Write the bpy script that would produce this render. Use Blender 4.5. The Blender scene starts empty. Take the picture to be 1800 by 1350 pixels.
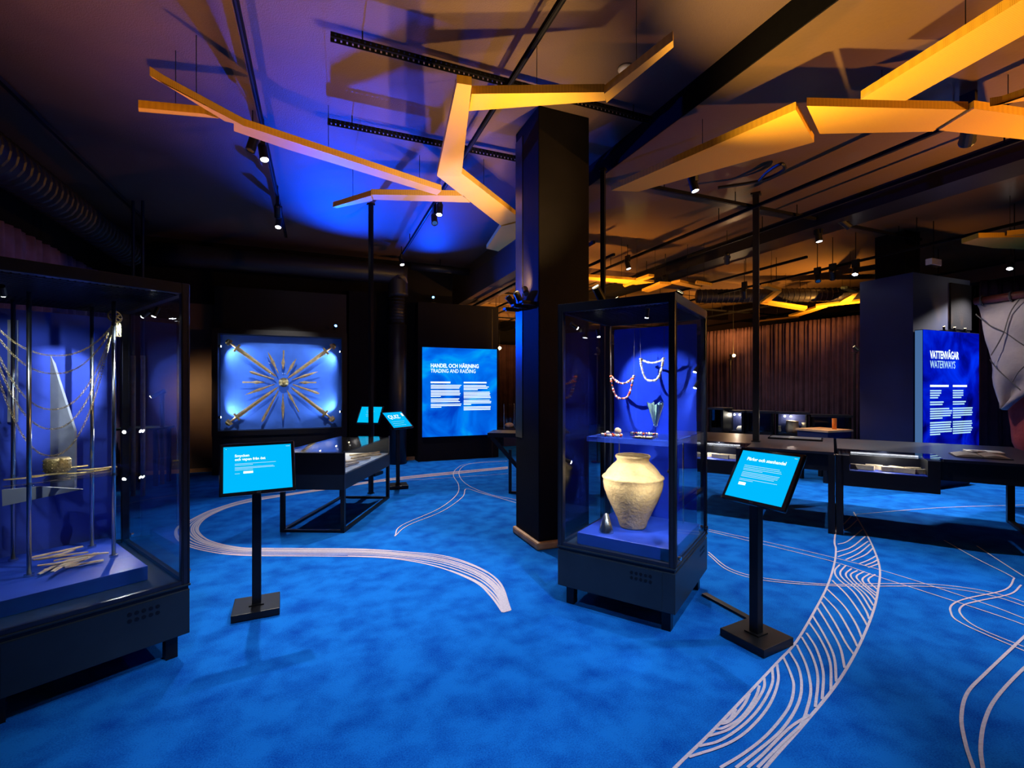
import bpy, bmesh, math, random
from mathutils import Vector, Matrix
random.seed(7)
sc = bpy.context.scene
C = sc.collection

# ------------------------------------------------------------------ camera, world, exposure
YAW = math.radians(22.2)                 # the view turned away from the room's long axis
F, CX, HY, EYE = 834.0, 900.0, 682.0, 1.5
cam_d = bpy.data.cameras.new('camera'); cam = bpy.data.objects.new('camera', cam_d); C.objects.link(cam)
cam.location = (0, 0, EYE); cam.rotation_euler = (math.pi / 2, 0, -YAW)
cam_d.sensor_width = 36; cam_d.lens = F / 1800 * 36
cam_d.shift_y = (HY - 675) / 1800; cam_d.clip_end = 100; cam_d.clip_start = .05
sc.camera = cam
w = bpy.data.worlds.new('world'); sc.world = w; w.use_nodes = True
w.node_tree.nodes['Background'].inputs[0].default_value = (.25, .3, .6, 1)
w.node_tree.nodes['Background'].inputs[1].default_value = .004
vs = sc.view_settings
vs.view_transform = 'Standard'; vs.look = 'None'; vs.gamma = 1; vs.use_curve_mapping = False; vs.exposure = 0.0
try:
    sc.cycles.transparent_max_bounces = 32; sc.cycles.use_denoising = True; sc.cycles.max_bounces = 8
    sc.cycles.caustics_reflective = False; sc.cycles.caustics_refractive = False
    sc.cycles.sample_clamp_indirect = 4
except Exception:
    pass

# ------------------------------------------------------------------ coordinates
# world x = across the room, y = along the room, z = up.  c2w turns view-aligned floor coordinates into world ones.
cY, sY = math.cos(YAW), math.sin(YAW)
def c2w(x, y, z=0.0): return Vector((cY * x + sY * y, -sY * x + cY * y, z))
def P(px, py, d):  return c2w((px - CX) / F * d, d, EYE - (py - HY) / F * d)
def PZ(px, py, z): return P(px, py, F * (EYE - z) / (py - HY))
def PA(px, py, a): return P(px, py, a / (-(px - CX) / F * sY + cY))
def PB(px, py, b): return P(px, py, b / ((px - CX) / F * cY + sY))
def yaw(deg): return math.radians(deg) - YAW          # view-aligned heading -> world heading

# ------------------------------------------------------------------ materials
def nodes(m):
    m.use_nodes = True; nt = m.node_tree; return nt, nt.nodes, nt.links
def mat(name, col, rough=.5, metal=0., var=0., scale=8., bump=0., bscale=60., spec=.5, col2=None):
    m = bpy.data.materials.new(name); nt, n, l = nodes(m); b = n['Principled BSDF']
    b.inputs['Base Color'].default_value = (*col, 1); b.inputs['Roughness'].default_value = rough
    b.inputs['Metallic'].default_value = metal; b.inputs['Specular IOR Level'].default_value = spec
    if var or bump or col2: tc = n.new('ShaderNodeTexCoord')
    if var or col2:
        t = n.new('ShaderNodeTexNoise'); t.inputs['Scale'].default_value = scale; t.inputs['Detail'].default_value = 6
        l.new(tc.outputs['Object'], t.inputs['Vector'])
        r = n.new('ShaderNodeValToRGB'); c2 = col2 or tuple(c * (1 - var) for c in col)
        c1 = col if col2 else tuple(min(1, c * (1 + var)) for c in col)
        r.color_ramp.elements[0].color = (*c2, 1); r.color_ramp.elements[1].color = (*c1, 1)
        r.color_ramp.elements[0].position = .3; r.color_ramp.elements[1].position = .7
        l.new(t.outputs['Fac'], r.inputs['Fac']); l.new(r.outputs['Color'], b.inputs['Base Color'])
    if bump:
        t2 = n.new('ShaderNodeTexNoise'); t2.inputs['Scale'].default_value = bscale; t2.inputs['Detail'].default_value = 4
        l.new(tc.outputs['Object'], t2.inputs['Vector'])
        bp = n.new('ShaderNodeBump'); bp.inputs['Strength'].default_value = bump; bp.inputs['Distance'].default_value = .02
        l.new(t2.outputs['Fac'], bp.inputs['Height']); l.new(bp.outputs['Normal'], b.inputs['Normal'])
    return m
def emis(name, col, s=1.):
    m = bpy.data.materials.new(name); nt, n, l = nodes(m); n.remove(n['Principled BSDF'])
    e = n.new('ShaderNodeEmission'); e.inputs[0].default_value = (*col, 1); e.inputs[1].default_value = s
    l.new(e.outputs[0], n['Material Output'].inputs[0]); return m
def smoke_screen(name, cols, s, scale, dist=1.2):
    m = bpy.data.materials.new(name); nt, n, l = nodes(m); n.remove(n['Principled BSDF'])
    tc = n.new('ShaderNodeTexCoord'); t = n.new('ShaderNodeTexNoise')
    t.inputs['Scale'].default_value = scale; t.inputs['Detail'].default_value = 7; t.inputs['Distortion'].default_value = dist
    l.new(tc.outputs['Object'], t.inputs['Vector'])
    r = n.new('ShaderNodeValToRGB'); el = r.color_ramp.elements
    el[0].position = .32; el[1].position = .68
    mid = el.new(.5)
    for k, c in zip((el[0], el[1], el[2]), cols): k.color = (*c, 1)
    e = n.new('ShaderNodeEmission'); e.inputs[1].default_value = s
    l.new(t.outputs['Fac'], r.inputs['Fac']); l.new(r.outputs[0], e.inputs[0]); l.new(e.outputs[0], n['Material Output'].inputs[0])
    return m
def glass_mat(name, tint=(.95, .98, 1.), r0=.045, rough=0.0):
    m = bpy.data.materials.new(name); nt, n, l = nodes(m); n.remove(n['Principled BSDF'])
    tr = n.new('ShaderNodeBsdfTransparent'); tr.inputs[0].default_value = (*tint, 1)
    gl = n.new('ShaderNodeBsdfGlossy'); gl.inputs['Roughness'].default_value = rough
    lw = n.new('ShaderNodeLayerWeight'); pw = n.new('ShaderNodeMath'); pw.operation = 'POWER'; pw.inputs[1].default_value = 5
    ma = n.new('ShaderNodeMath'); ma.operation = 'MULTIPLY_ADD'; ma.inputs[1].default_value = .9 - r0; ma.inputs[2].default_value = r0
    mx = n.new('ShaderNodeMixShader')
    l.new(lw.outputs['Facing'], pw.inputs[0]); l.new(pw.outputs[0], ma.inputs[0]); l.new(ma.outputs[0], mx.inputs[0])
    l.new(tr.outputs[0], mx.inputs[1]); l.new(gl.outputs[0], mx.inputs[2])
    l.new(mx.outputs[0], n['Material Output'].inputs[0]); return m
def carpet_mat():
    m = bpy.data.materials.new('blue_carpet'); nt, n, l = nodes(m); b = n['Principled BSDF']
    b.inputs['Roughness'].default_value = 1; b.inputs['Specular IOR Level'].default_value = .05
    tc = n.new('ShaderNodeTexCoord')
    def noise(s, d=5):
        t = n.new('ShaderNodeTexNoise'); t.inputs['Scale'].default_value = s; t.inputs['Detail'].default_value = d
        l.new(tc.outputs['Object'], t.inputs['Vector']); return t
    a, c = noise(5.5, 12), noise(150, 3)
    mx = n.new('ShaderNodeMath'); mx.operation = 'MULTIPLY_ADD'; mx.inputs[1].default_value = .75
    l.new(c.outputs['Fac'], mx.inputs[0]); l.new(a.outputs['Fac'], mx.inputs[2])
    r = n.new('ShaderNodeValToRGB'); r.color_ramp.elements[0].position = .62; r.color_ramp.elements[1].position = 1.15 - .14
    r.color_ramp.elements[0].color = (.0010, .052, .33, 1); r.color_ramp.elements[1].color = (.006, .142, .57, 1)
    l.new(mx.outputs[0], r.inputs['Fac']); l.new(r.outputs[0], b.inputs['Base Color'])
    bp = n.new('ShaderNodeBump'); bp.inputs['Strength'].default_value = .5; bp.inputs['Distance'].default_value = .004
    l.new(c.outputs['Fac'], bp.inputs['Height']); l.new(bp.outputs['Normal'], b.inputs['Normal'])
    return m
def perforated_gold():
    m = bpy.data.materials.new('perforated_gold'); nt, n, l = nodes(m); b = n['Principled BSDF']
    b.inputs['Roughness'].default_value = .5; b.inputs['Metallic'].default_value = .15
    tc = n.new('ShaderNodeTexCoord'); v = n.new('ShaderNodeTexVoronoi'); v.inputs['Scale'].default_value = 110
    v.inputs['Randomness'].default_value = .05
    l.new(tc.outputs['Object'], v.inputs['Vector'])
    r = n.new('ShaderNodeValToRGB'); r.color_ramp.elements[0].position = .30; r.color_ramp.elements[1].position = .40
    r.color_ramp.elements[0].color = (.46, .25, .018, 1); r.color_ramp.elements[1].color = (.64, .37, .030, 1)
    l.new(v.outputs['Distance'], r.inputs['Fac']); l.new(r.outputs[0], b.inputs['Base Color'])
    return m
def curtain_mat(name, col):
    return mat(name, col, .9, var=.25, scale=5, spec=.1)

M = {}
M['carpet'] = carpet_mat()
M['line'] = mat('carpet_line_lilac', (.52, .47, .56), 1, var=.12, scale=90, spec=.05)
M['ceil'] = mat('ceiling_dark_brown', (.088, .054, .048), .6, var=.1, scale=1.2, bump=.25, bscale=120, spec=.35)
M['ceil2'] = mat('ceiling_brown_gloss', (.095, .060, .034), .30, var=.12, scale=.9, bump=.04, bscale=30, spec=.5)
M['wall'] = mat('black_wall_paint', (.004, .004, .008), .85, var=.2, scale=2, bump=.08, bscale=40, spec=.1)
M['wallw'] = mat('warm_dark_wall', (.05, .03, .02), .6, var=.2, scale=2)
M['pillar'] = mat('pillar_black_paint', (.0035, .0028, .005), .7, var=.3, scale=3, bump=.1, bscale=90, spec=.08)
M['board'] = mat('navy_board', (.006, .013, .085), .6, var=.2, scale=2)
M['black'] = mat('black_powder_coat', (.005, .005, .007), .38, var=.15, scale=20, spec=.3)
M['matte'] = mat('matte_black_rail', (.004, .004, .006), .85, var=.15, scale=20, spec=.05)
M['blackg'] = mat('black_gloss', (.006, .006, .010), .15, var=.1, scale=20, spec=.5)
M['slate'] = mat('slate_blue_steel', (.012, .022, .036), .4, var=.12, scale=6, spec=.35)
M['frame'] = mat('dark_aluminium', (.022, .026, .042), .3, .5, var=.15, scale=12)
M['steel'] = mat('brushed_steel', (.55, .6, .62), .22, 1., var=.1, scale=30)
M['chrome'] = mat('chrome', (.7, .7, .75), .12, 1., var=.05, scale=30)
M['glass'] = glass_mat('clear_glass')
M['glassr'] = glass_mat('tabletop_glass', (.75, .8, .9), .10)
M['bluepanel'] = mat('blue_fabric_panel', (.012, .05, .62), .8, var=.15, scale=5, bump=.1, bscale=200, spec=.15)
M['bluepanel3'] = mat('grey_blue_fabric_panel', (.045, .085, .52), .8, var=.2, scale=4, bump=.1, bscale=200, spec=.15)
M['bluepanel2'] = mat('sky_blue_panel', (.05, .16, .72), .7, var=.2, scale=2.5, spec=.2)
M['plinth'] = mat('blue_plinth', (.018, .06, .50), .45, var=.1, scale=8, spec=.4)
M['acryl'] = mat('blue_acrylic', (.05, .13, .85), .2, var=.1, scale=8)
M['acryl'].node_tree.nodes['Principled BSDF'].inputs['Alpha'].default_value = .45
M['gold'] = perforated_gold()
M['wood'] = mat('oak_skirting', (.50, .27, .12), .5, col2=(.30, .14, .06), scale=9, bump=.1)
M['woodr'] = mat('red_wood_pole', (.22, .045, .03), .5, col2=(.12, .02, .015), scale=14)
M['clay'] = mat('fired_clay', (.66, .46, .20), .8, col2=(.36, .24, .11), scale=7, bump=.35, bscale=45, spec=.2)
M['iron'] = mat('old_iron', (.62, .46, .24), .5, .05, col2=(.30, .21, .12), scale=22, bump=.3, bscale=80)
M['bronze'] = mat('bronze', (.55, .42, .16), .42, .6, col2=(.26, .20, .09), scale=26, bump=.25, bscale=90)
M['bone'] = mat('pale_bone', (.72, .58, .36), .6, col2=(.5, .36, .2), scale=20, bump=.2)
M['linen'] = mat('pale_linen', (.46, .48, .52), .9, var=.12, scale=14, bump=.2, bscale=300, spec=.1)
M['paper'] = mat('white_card', (.72, .74, .78), .7, var=.06, scale=10)
M['red'] = mat('carnelian_bead', (.62, .08, .03), .25, var=.3, scale=40)
M['cream'] = mat('white_bead', (.80, .74, .66), .35, var=.15, scale=40)
M['darkbead'] = mat('dark_glass_bead', (.05, .06, .12), .2, var=.2, scale=40)
M['tealglass'] = mat('green_glass_fragment', (.42, .60, .50), .12, var=.3, scale=30)
M['curt'] = curtain_mat('plum_curtain', (.045, .024, .040))
M['curtl'] = curtain_mat('violet_curtain', (.11, .075, .20))
M['sail'] = mat('grey_sailcloth', (.40, .33, .34), .9, col2=(.26, .23, .27), scale=3.5, bump=.3, bscale=26, spec=.1)
M['sailr'] = mat('red_sailcloth', (.30, .055, .05), .9, col2=(.20, .035, .04), scale=5, bump=.3, bscale=26, spec=.1)
M['rope'] = mat('grey_rope', (.10, .085, .085), .9, var=.2, scale=60)
M['white'] = mat('white_plastic', (.6, .6, .62), .4, var=.05, scale=10)
M['duct'] = mat('black_duct', (.014, .014, .022), .4, .2, var=.15, scale=12, spec=.5)
M['screen'] = emis('cyan_screen', (.0, .50, 1.0), 1.0)
M['screen2'] = emis('cyan_screen_far', (.0, .56, 1.0), 1.0)
M['text'] = emis('lit_lettering', (.80, .95, 1.), 1.3)
M['textb'] = emis('lit_body_lettering', (.50, .84, 1.), 1.0)
M['lens'] = emis('lamp_lens_white', (1, .97, .95), 40)
M['lensw'] = emis('lamp_lens_warm', (1, .72, .34), 25)
M['lensb'] = emis('lamp_lens_blue', (.1, .3, 1), 12)
M['bulb'] = emis('warm_bulb', (1, .66, .30), 30)
M['smoke1'] = smoke_screen('lit_print_smoke_blue', ((.0, .05, .55), (.0, .17, .90), (.0, .50, 1.)), 1.0, 1.05)
M['smoke2'] = smoke_screen('lit_print_deep_blue', ((.0, .0, .10), (.0, .006, .50), (.0, .03, .95)), 1.0, 1.5)
M['orange'] = mat('orange_plastic', (.80, .25, .03), .4, var=.1, scale=10)
M['oaktop'] = mat('oak_tabletop', (.72, .46, .24), .5, col2=(.55, .32, .15), scale=12)

# ------------------------------------------------------------------ mesh builder
class MB:
    def __init__(s): s.v = []; s.f = []
    def quad(s, *p):
        k = len(s.v); s.v += [tuple(q) for q in p]; s.f.append(tuple(range(k, k + len(p)))); return s
    def hexa(s, b, t):            # bottom ring, top ring (same winding)
        k = len(s.v); n = len(b); s.v += [tuple(q) for q in b] + [tuple(q) for q in t]
        s.f.append(tuple(range(k + n - 1, k - 1, -1))); s.f.append(tuple(range(k + n, k + 2 * n)))
        for i in range(n):
            j = (i + 1) % n; s.f.append((k + i, k + j, k + n + j, k + n + i))
        return s
    def box(s, x0, x1, y0, y1, z0, z1):
        return s.hexa([(x0, y0, z0), (x1, y0, z0), (x1, y1, z0), (x0, y1, z0)], [(x0, y0, z1), (x1, y0, z1), (x1, y1, z1), (x0, y1, z1)])
    def cyl(s, a, b, r0, r1=None, n=12, cap=True):
        a, b = Vector(a), Vector(b); r1 = r0 if r1 is None else r1
        d = (b - a).normalized(); u = d.orthogonal().normalized(); v = d.cross(u)
        ra = [a + (u * math.cos(6.28318 * i / n) + v * math.sin(6.28318 * i / n)) * r0 for i in range(n)]
        rb = [b + (u * math.cos(6.28318 * i / n) + v * math.sin(6.28318 * i / n)) * r1 for i in range(n)]
        return s.hexa(ra, rb)
    def bar(s, a, b, w, h):       # rectangular bar from a to b (w across, h in height)
        a, b = Vector(a), Vector(b); d = (b - a).normalized()
        up = Vector((0, 0, 1)) if abs(d.z) < .95 else Vector((1, 0, 0))
        u = d.cross(up).normalized() * w / 2; v = u.cross(d).normalized() * h / 2
        q = [-u - v, u - v, u + v, -u + v]
        return s.hexa([a + k for k in q], [b + k for k in q])
    def tube(s, pts, r, n=6):
        pts = [Vector(p) for p in pts]; k = len(s.v); m = len(pts); ref = None
        for i, p in enumerate(pts):
            d = (pts[min(i + 1, m - 1)] - pts[max(i - 1, 0)]).normalized()
            if ref is None or abs(ref.dot(d)) > .95: ref = d.orthogonal()
            u = (ref - d * ref.dot(d)).normalized(); ref = u; v = d.cross(u)
            rr = r[i] if isinstance(r, (list, tuple)) else r
            s.v += [tuple(p + (u * math.cos(6.28318 * j / n) + v * math.sin(6.28318 * j / n)) * rr) for j in range(n)]
        for i in range(m - 1):
            for j in range(n):
                j2 = (j + 1) % n; s.f.append((k + i * n + j, k + i * n + j2, k + (i + 1) * n + j2, k + (i + 1) * n + j))
        s.f.append(tuple(k + j for j in range(n - 1, -1, -1))); s.f.append(tuple(k + (m - 1) * n + j for j in range(n)))
        return s
    def lathe(s, prof, n=24, c=(0, 0, 0), squash=1.):
        k = len(s.v)
        for r, z in prof:
            s.v += [(c[0] + r * math.cos(6.28318 * i / n), c[1] + r * squash * math.sin(6.28318 * i / n), c[2] + z) for i in range(n)]
        for a in range(len(prof) - 1):
            for i in range(n):
                j = (i + 1) % n; s.f.append((k + a * n + i, k + a * n + j, k + (a + 1) * n + j, k + (a + 1) * n + i))
        s.f.append(tuple(k + i for i in range(n - 1, -1, -1))); q = k + (len(prof) - 1) * n
        s.f.append(tuple(q + i for i in range(n))); return s
    def ball(s, c, r, n=8, m=6, sq=(1, 1, 1)):
        k = len(s.v); c = Vector(c)
        for a in range(1, m):
            t = math.pi * a / m
            for i in range(n):
                q = 6.28318 * i / n
                s.v.append((c.x + r * sq[0] * math.sin(t) * math.cos(q), c.y + r * sq[1] * math.sin(t) * math.sin(q), c.z + r * sq[2] * math.cos(t)))
        top = len(s.v); s.v.append((c.x, c.y, c.z + r * sq[2])); bot = len(s.v); s.v.append((c.x, c.y, c.z - r * sq[2]))
        for a in range(m - 2):
            for i in range(n):
                j = (i + 1) % n; s.f.append((k + a * n + i, k + (a + 1) * n + i, k + (a + 1) * n + j, k + a * n + j))
        for i in range(n):
            j = (i + 1) % n; s.f.append((top, k + i, k + j)); s.f.append((bot, k + (m - 2) * n + j, k + (m - 2) * n + i))
        return s
    def ring(s, c, R, r, ax=(0, 0, 1), n=12, m=5, sq=1.):
        ax = Vector(ax).normalized(); u = ax.orthogonal().normalized(); v = ax.cross(u); c = Vector(c); k = len(s.v)
        for i in range(n):
            a = 6.28318 * i / n; d = u * math.cos(a) + v * math.sin(a) * sq
            for j in range(m):
                b = 6.28318 * j / m; s.v.append(tuple(c + d * R + d.normalized() * r * math.cos(b) + ax * r * math.sin(b)))
        for i in range(n):
            for j in range(m):
                i2, j2 = (i + 1) % n, (j + 1) % m
                s.f.append((k + i * m + j, k + i2 * m + j, k + i2 * m + j2, k + i * m + j2))
        return s
    def build(s, name, m, parent=None, loc=(0, 0, 0), rot=(0, 0, 0), smooth=False, bevel=0.):
        me = bpy.data.meshes.new(name); me.from_pydata(s.v, [], s.f); me.update()
        bm = bmesh.new(); bm.from_mesh(me); bmesh.ops.recalc_face_normals(bm, faces=bm.faces); bm.to_mesh(me); bm.free()
        me.materials.append(M[m] if isinstance(m, str) else m)
        if smooth:
            for p in me.polygons: p.use_smooth = True
        o = bpy.data.objects.new(name, me); C.objects.link(o); o.location = loc; o.rotation_euler = rot
        if parent: o.parent = parent
        if bevel:
            b = o.modifiers.new('bevel', 'BEVEL'); b.width = bevel; b.segments = 2; b.limit_method = 'ANGLE'
        return o
def tag(o, label=None, cat=None, group=None, kind=None):
    if label: o['label'] = label
    if cat: o['category'] = cat
    if group: o['group'] = group
    if kind: o['kind'] = kind
    return o
def thing(name, label, cat, loc=(0, 0, 0), rz=0., group=None, rot=None):
    o = bpy.data.objects.new(name, None); C.objects.link(o); o.location = loc
    o.rotation_euler = rot if rot else (0, 0, rz); o.empty_display_size = .1
    return tag(o, label, cat, group)
def struct(name, mb, m, label=None, **k): return tag(mb.build(name, m, **k), label, kind='structure')
def frame_of(xaxis, yaxis, zaxis, origin):
    m = Matrix.Identity(4)
    for i, a in enumerate((xaxis, yaxis, zaxis)):
        a = Vector(a)
        for r in range(3): m[r][i] = a[r]
    m.translation = origin; return m
def catmull(pts, n=10):
    pts = [Vector(p) for p in pts]; q = [2 * pts[0] - pts[1]] + pts + [2 * pts[-1] - pts[-2]]; out = []
    for i in range(1, len(q) - 2):
        a, b, c, d = q[i - 1:i + 3]
        for k in range(n):
            t = k / n
            out.append(.5 * ((2 * b) + (c - a) * t + (2 * a - 5 * b + 4 * c - d) * t * t + (3 * b - a - 3 * c + d) * t ** 3))
    out.append(q[-2]); return out
def text_mesh(name, body, size, m, parent, loc, rot=(math.pi / 2, 0, 0), sx=1., bold=0., align='LEFT', space=1.):
    cu = bpy.data.curves.new(name, 'FONT'); cu.body = body; cu.size = size; cu.align_x = align; cu.offset = bold; cu.extrude = .0006
    cu.space_character = space; cu.resolution_u = 3
    o = bpy.data.objects.new(name + '_curve', cu); C.objects.link(o)
    me = bpy.data.meshes.new_from_object(o.evaluated_get(bpy.context.evaluated_depsgraph_get()))
    bpy.data.objects.remove(o); bpy.data.curves.remove(cu)
    me.name = name; me.materials.clear(); me.materials.append(M[m])
    t = bpy.data.objects.new(name, me); C.objects.link(t); t.parent = parent; t.location = loc; t.rotation_euler = rot; t.scale = (sx, 1, 1)
    return t
def lamp(name, kind, loc, power, col, parent=None, aim=None, angle=60, blend=.5, radius=.03, size=.2):
    d = bpy.data.lights.new(name, kind); d.energy = power; d.color = col
    if kind == 'SPOT': d.spot_size = math.radians(angle); d.spot_blend = blend; d.shadow_soft_size = radius
    elif kind == 'AREA': d.size = size
    else: d.shadow_soft_size = radius
    o = bpy.data.objects.new(name, d); C.objects.link(o); o.location = loc
    if aim is not None: o.rotation_euler = (Vector(aim) - Vector(loc)).to_track_quat('-Z', 'Y').to_euler()
    if parent:
        o.parent = parent
    return o
WARM = (1., .60, .15); ORANGE = (1., .43, .07); WHITE = (1., .93, .86); COOL = (.80, .88, 1.); BLUE = (.0, .055, 1.)

# ================================================================== THE SETTING
ZL, ZR, STEP = 4.12, 3.90, 2.97
fl = struct('floor', MB().box(-3.4, 16, -3.6, 17, -.08, 0), 'carpet', 'blue carpet floor with pale lilac line pattern')
struct('ceiling_left', MB().box(-3.4, STEP, -3.6, 10.3, ZL, ZL + .2), 'ceil', 'dark brown painted ceiling above the vitrines')
struct('ceiling_right', MB().box(STEP, 16, -3.6, 17, ZR, ZR + .42), 'ceil2', 'lower glossy brown ceiling on the far side')
struct('trim_1', MB().box(STEP - .012, STEP + .0, -3.6, 6.2, ZR - .01, ZL), 'matte', 'black fascia where the ceiling steps down')
struct('wall_left', MB().box(-3.4, -3.2, -3.6, 10.3, 0, ZL + .2), 'wall', 'black wall behind the violet curtain')
struct('wall_back', MB().box(-3.2, 2.67, 9.95, 10.25, 0, ZL + .2), 'wall', 'black back wall behind the sword case')
struct('wall_passage', MB().box(2.45, 2.67, 10.25, 17, 0, 4.3), 'wall')
struct('wall_far', MB().box(2.45, 16, 16.8, 17, 0, 4.3), 'wall')
struct('wall_right', MB().box(15.8, 16, -3.6, 17, 0, 4.3), 'wall')
struct('wall_front', MB().box(-3.4, 16, -3.8, -3.6, 0, 4.3), 'wall')
for i, (b0, b1) in enumerate(((-3.2, -1.72), (.55, 1.86))):
    struct('baseboard_back' if i == 0 else 'baseboard_back_wall', MB().box(b0, b1, 9.92, 9.95, 0, .07), 'wood', 'pale wooden skirting of the back wall')
struct('wall_pier', MB().box(.55, 1.05, 9.75, 9.95, 0, 3.4), 'wall')
struct('wall_warm', MB().box(-3.2, -1.72, 9.93, 9.95, .07, 3.0), 'wallw')  # warm light on the back wall put into a browner slab
struct('beam', MB().box(STEP, 3.5, 6.2, 16.8, 3.42, ZR), 'ceil', 'boxed brown ceiling beam beyond the pillar')
struct('beam_cross', MB().box(6.15, 6.6, -3.6, 16.8, 3.66, ZR), 'black', 'black boxed ceiling beam')
for k, b in enumerate((12.2, 13.9)):
    struct('beam_far_%d' % (k + 1), MB().box(b, b + .3, -3.6, 16.8, 3.62, ZR), 'ceil')
for k, a in enumerate((8.2, 11.5, 14.2)):
    struct('beam_joist_%d' % (k + 1), MB().box(3.5, 15.8, a, a + .22, 3.70, ZR), 'ceil')

# pillar with wooden skirting
p = thing('pillar', 'square black pillar with wooden skirting beside the clay jar vitrine', 'pillar', (2.16, 4.25, 0)); p['kind'] = 'structure'
MB().box(-.27, .27, -.275, .275, 0, ZL).build('shaft', 'pillar', p, bevel=.008)
MB().box(-.30, .30, -.305, .305, 0, .075).build('skirting', 'wood', p, bevel=.02)
MB().box(-.275, -.272, .10, .27, 1.0, ZL - .1).build('edge_strip', 'black', p)
p = thing('pillar_far', 'dark pillar clad in navy board behind the waterways lightbox', 'pillar', (8.42, 4.62, 0)); p['kind'] = 'structure'
MB().box(-.18, .19, -.21, .21, 3.18, ZR).build('shaft', 'pillar', p)
MB().box(-.44, 1.03, -.45, .28, 0, 3.18).build('cladding', 'board', p)
MB().box(.47, 1.03, -.47, -.45, 2.4, 3.1).build('cladding_panel', 'wall', p)

# ------------------------------------------------------------------ carpet line pattern (children of the floor)
def G(px, py): return PZ(px, py, 0)
RZ = [0]
def ribbon(mb, pts, wd, n=6, z=.002):
    RZ[0] = (RZ[0] + 1) % 40; z += .00008 * RZ[0]
    c = catmull([G(*q) if len(q) == 2 else q for q in pts], n); m = len(c); k = len(mb.v)
    for i, p in enumerate(c):
        d = c[min(i + 1, m - 1)] - c[max(i - 1, 0)]; u = Vector((-d.y, d.x, 0)); u = u.normalized() * wd / 2 if u.length else u
        mb.v += [(p.x + u.x, p.y + u.y, z), (p.x - u.x, p.y - u.y, z)]
    for i in range(m - 1): mb.f.append((k + 2 * i, k + 2 * i + 1, k + 2 * i + 3, k + 2 * i + 2))
def zz(l): return [(x / 2.903 + 1180, y / 2.903 + 900) for x, y in l]
mb = MB()
Lb = [(870, -60), (835, 125), (840, 190), (833, 260), (800, 370), (740, 490), (640, 660), (540, 770), (400, 920), (200, 1130), (20, 1306), (-220, 1560)]
Rb = [(930, 0), (1000, 120), (1045, 220), (1065, 300), (1055, 400), (1030, 510), (960, 680), (850, 870), (680, 1080), (480, 1306), (300, 1560)]
hat = [[(845, 75), (880, 62), (920, 20)], [(838, 105), (900, 85), (950, 40)], [(850, 165), (900, 150), (975, 90)], [(845, 205), (920, 180), (990, 125)], [(850, 230), (930, 200), (1005, 150)], [(890, 245), (960, 210), (1015, 165)],
       [(920, 250), (990, 220), (1030, 185)], [(960, 265), (1010, 245), (1050, 222)], [(985, 275), (1030, 258), (1058, 242)], [(1005, 285), (1060, 265)],
       [(860, 270), (835, 300), (850, 340), (930, 410), (990, 500), (1010, 548)], [(890, 275), (862, 310), (880, 345), (960, 410), (1022, 505)],
       [(920, 290), (890, 320), (920, 360), (990, 420), (1032, 480)], [(950, 300), (915, 322), (940, 360), (1010, 415), (1042, 452)],
       [(985, 305), (945, 330), (970, 365), (1045, 430)], [(1015, 315), (975, 345), (1000, 380), (1052, 420)], [(1040, 320), (1005, 350), (1054, 400)],
       [(820, 350), (900, 430), (970, 530), (1000, 582)], [(795, 395), (880, 480), (940, 570), (975, 650)], [(775, 430), (850, 510), (915, 620), (950, 690)],
       [(765, 460), (830, 560), (890, 670), (932, 730)], [(745, 490), (800, 580), (860, 690), (885, 800)], [(720, 530), (780, 630), (830, 740), (842, 870)],
       [(700, 560), (765, 660), (810, 770), (815, 920)], [(690, 620), (740, 700), (775, 820), (770, 960)], [(640, 680), (690, 790), (712, 910), (690, 1020), (660, 1095)],
       [(665, 640), (720, 740), (748, 850), (735, 1000)],
       [(600, 710), (650, 800), (665, 900), (640, 1000), (560, 1120), (420, 1240), (330, 1310)], [(570, 740), (610, 830), (625, 900), (600, 1000), (500, 1130), (380, 1230), (250, 1310)],
       [(540, 780), (545, 870), (500, 990), (400, 1110), (280, 1190), (90, 1255)], [(515, 800), (515, 880), (460, 990), (370, 1090), (250, 1170), (140, 1200)],
       [(475, 850), (470, 910), (400, 1020), (300, 1110), (185, 1150)], [(450, 890), (430, 950), (360, 1050), (270, 1105), (225, 1112)],
       [(400, 930), (370, 990), (300, 1070), (250, 1088)], [(330, 1010), (300, 1060), (255, 1085)], [(660, 1095), (560, 1190), (440, 1310)], [(705, 1040), (600, 1110), (470, 1240), (390, 1310)]]
for l in (Lb, Rb): ribbon(mb, zz(l), .014)
for l in hat: ribbon(mb, zz(l), .0125)
mb.build('carpet_stripe_band', 'line', fl)
mb = MB()
Ob = [(893, 820.4), (742, 834.7), (657, 845), (514.7, 866.7), (440, 877), (376, 895), (337, 913), (312, 927), (310, 945), (333, 961), (387, 973), (443.5, 977), (529, 977.6), (635.6, 978.7), (706.7, 984), (774, 998), (834.7, 1023), (863, 1048), (884, 1076.5)]
Ib = [(893, 824), (742, 839), (657, 848.5), (540, 866), (458, 879), (404, 891.6), (365, 909), (349, 925), (351, 938), (372, 952), (422, 962.7), (470, 964), (529, 964.4), (635.6, 965.5), (706.7, 970), (778, 977), (834.7, 994.7), (877, 1023), (897, 1073)]
O3 = catmull([G(*q) for q in Ob], 8); I3 = catmull([G(*q) for q in Ib], 8)
for l in (O3, I3): ribbon(mb, l, .018, 1)
nn = len(O3)
for k in range(-4, 14):
    seg = []
    for i in range(0, nn, 2):
        u = i / nn; f = k / 7 + .9 * (u - .45) + .05 * math.sin(9 * u + k)
        if .03 < f < .97: seg.append(O3[i].lerp(I3[i], f))
        elif seg:
            if len(seg) > 2: ribbon(mb, seg, .016, 1)
            seg = []
    if len(seg) > 2: ribbon(mb, seg, .016, 1)
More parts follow.
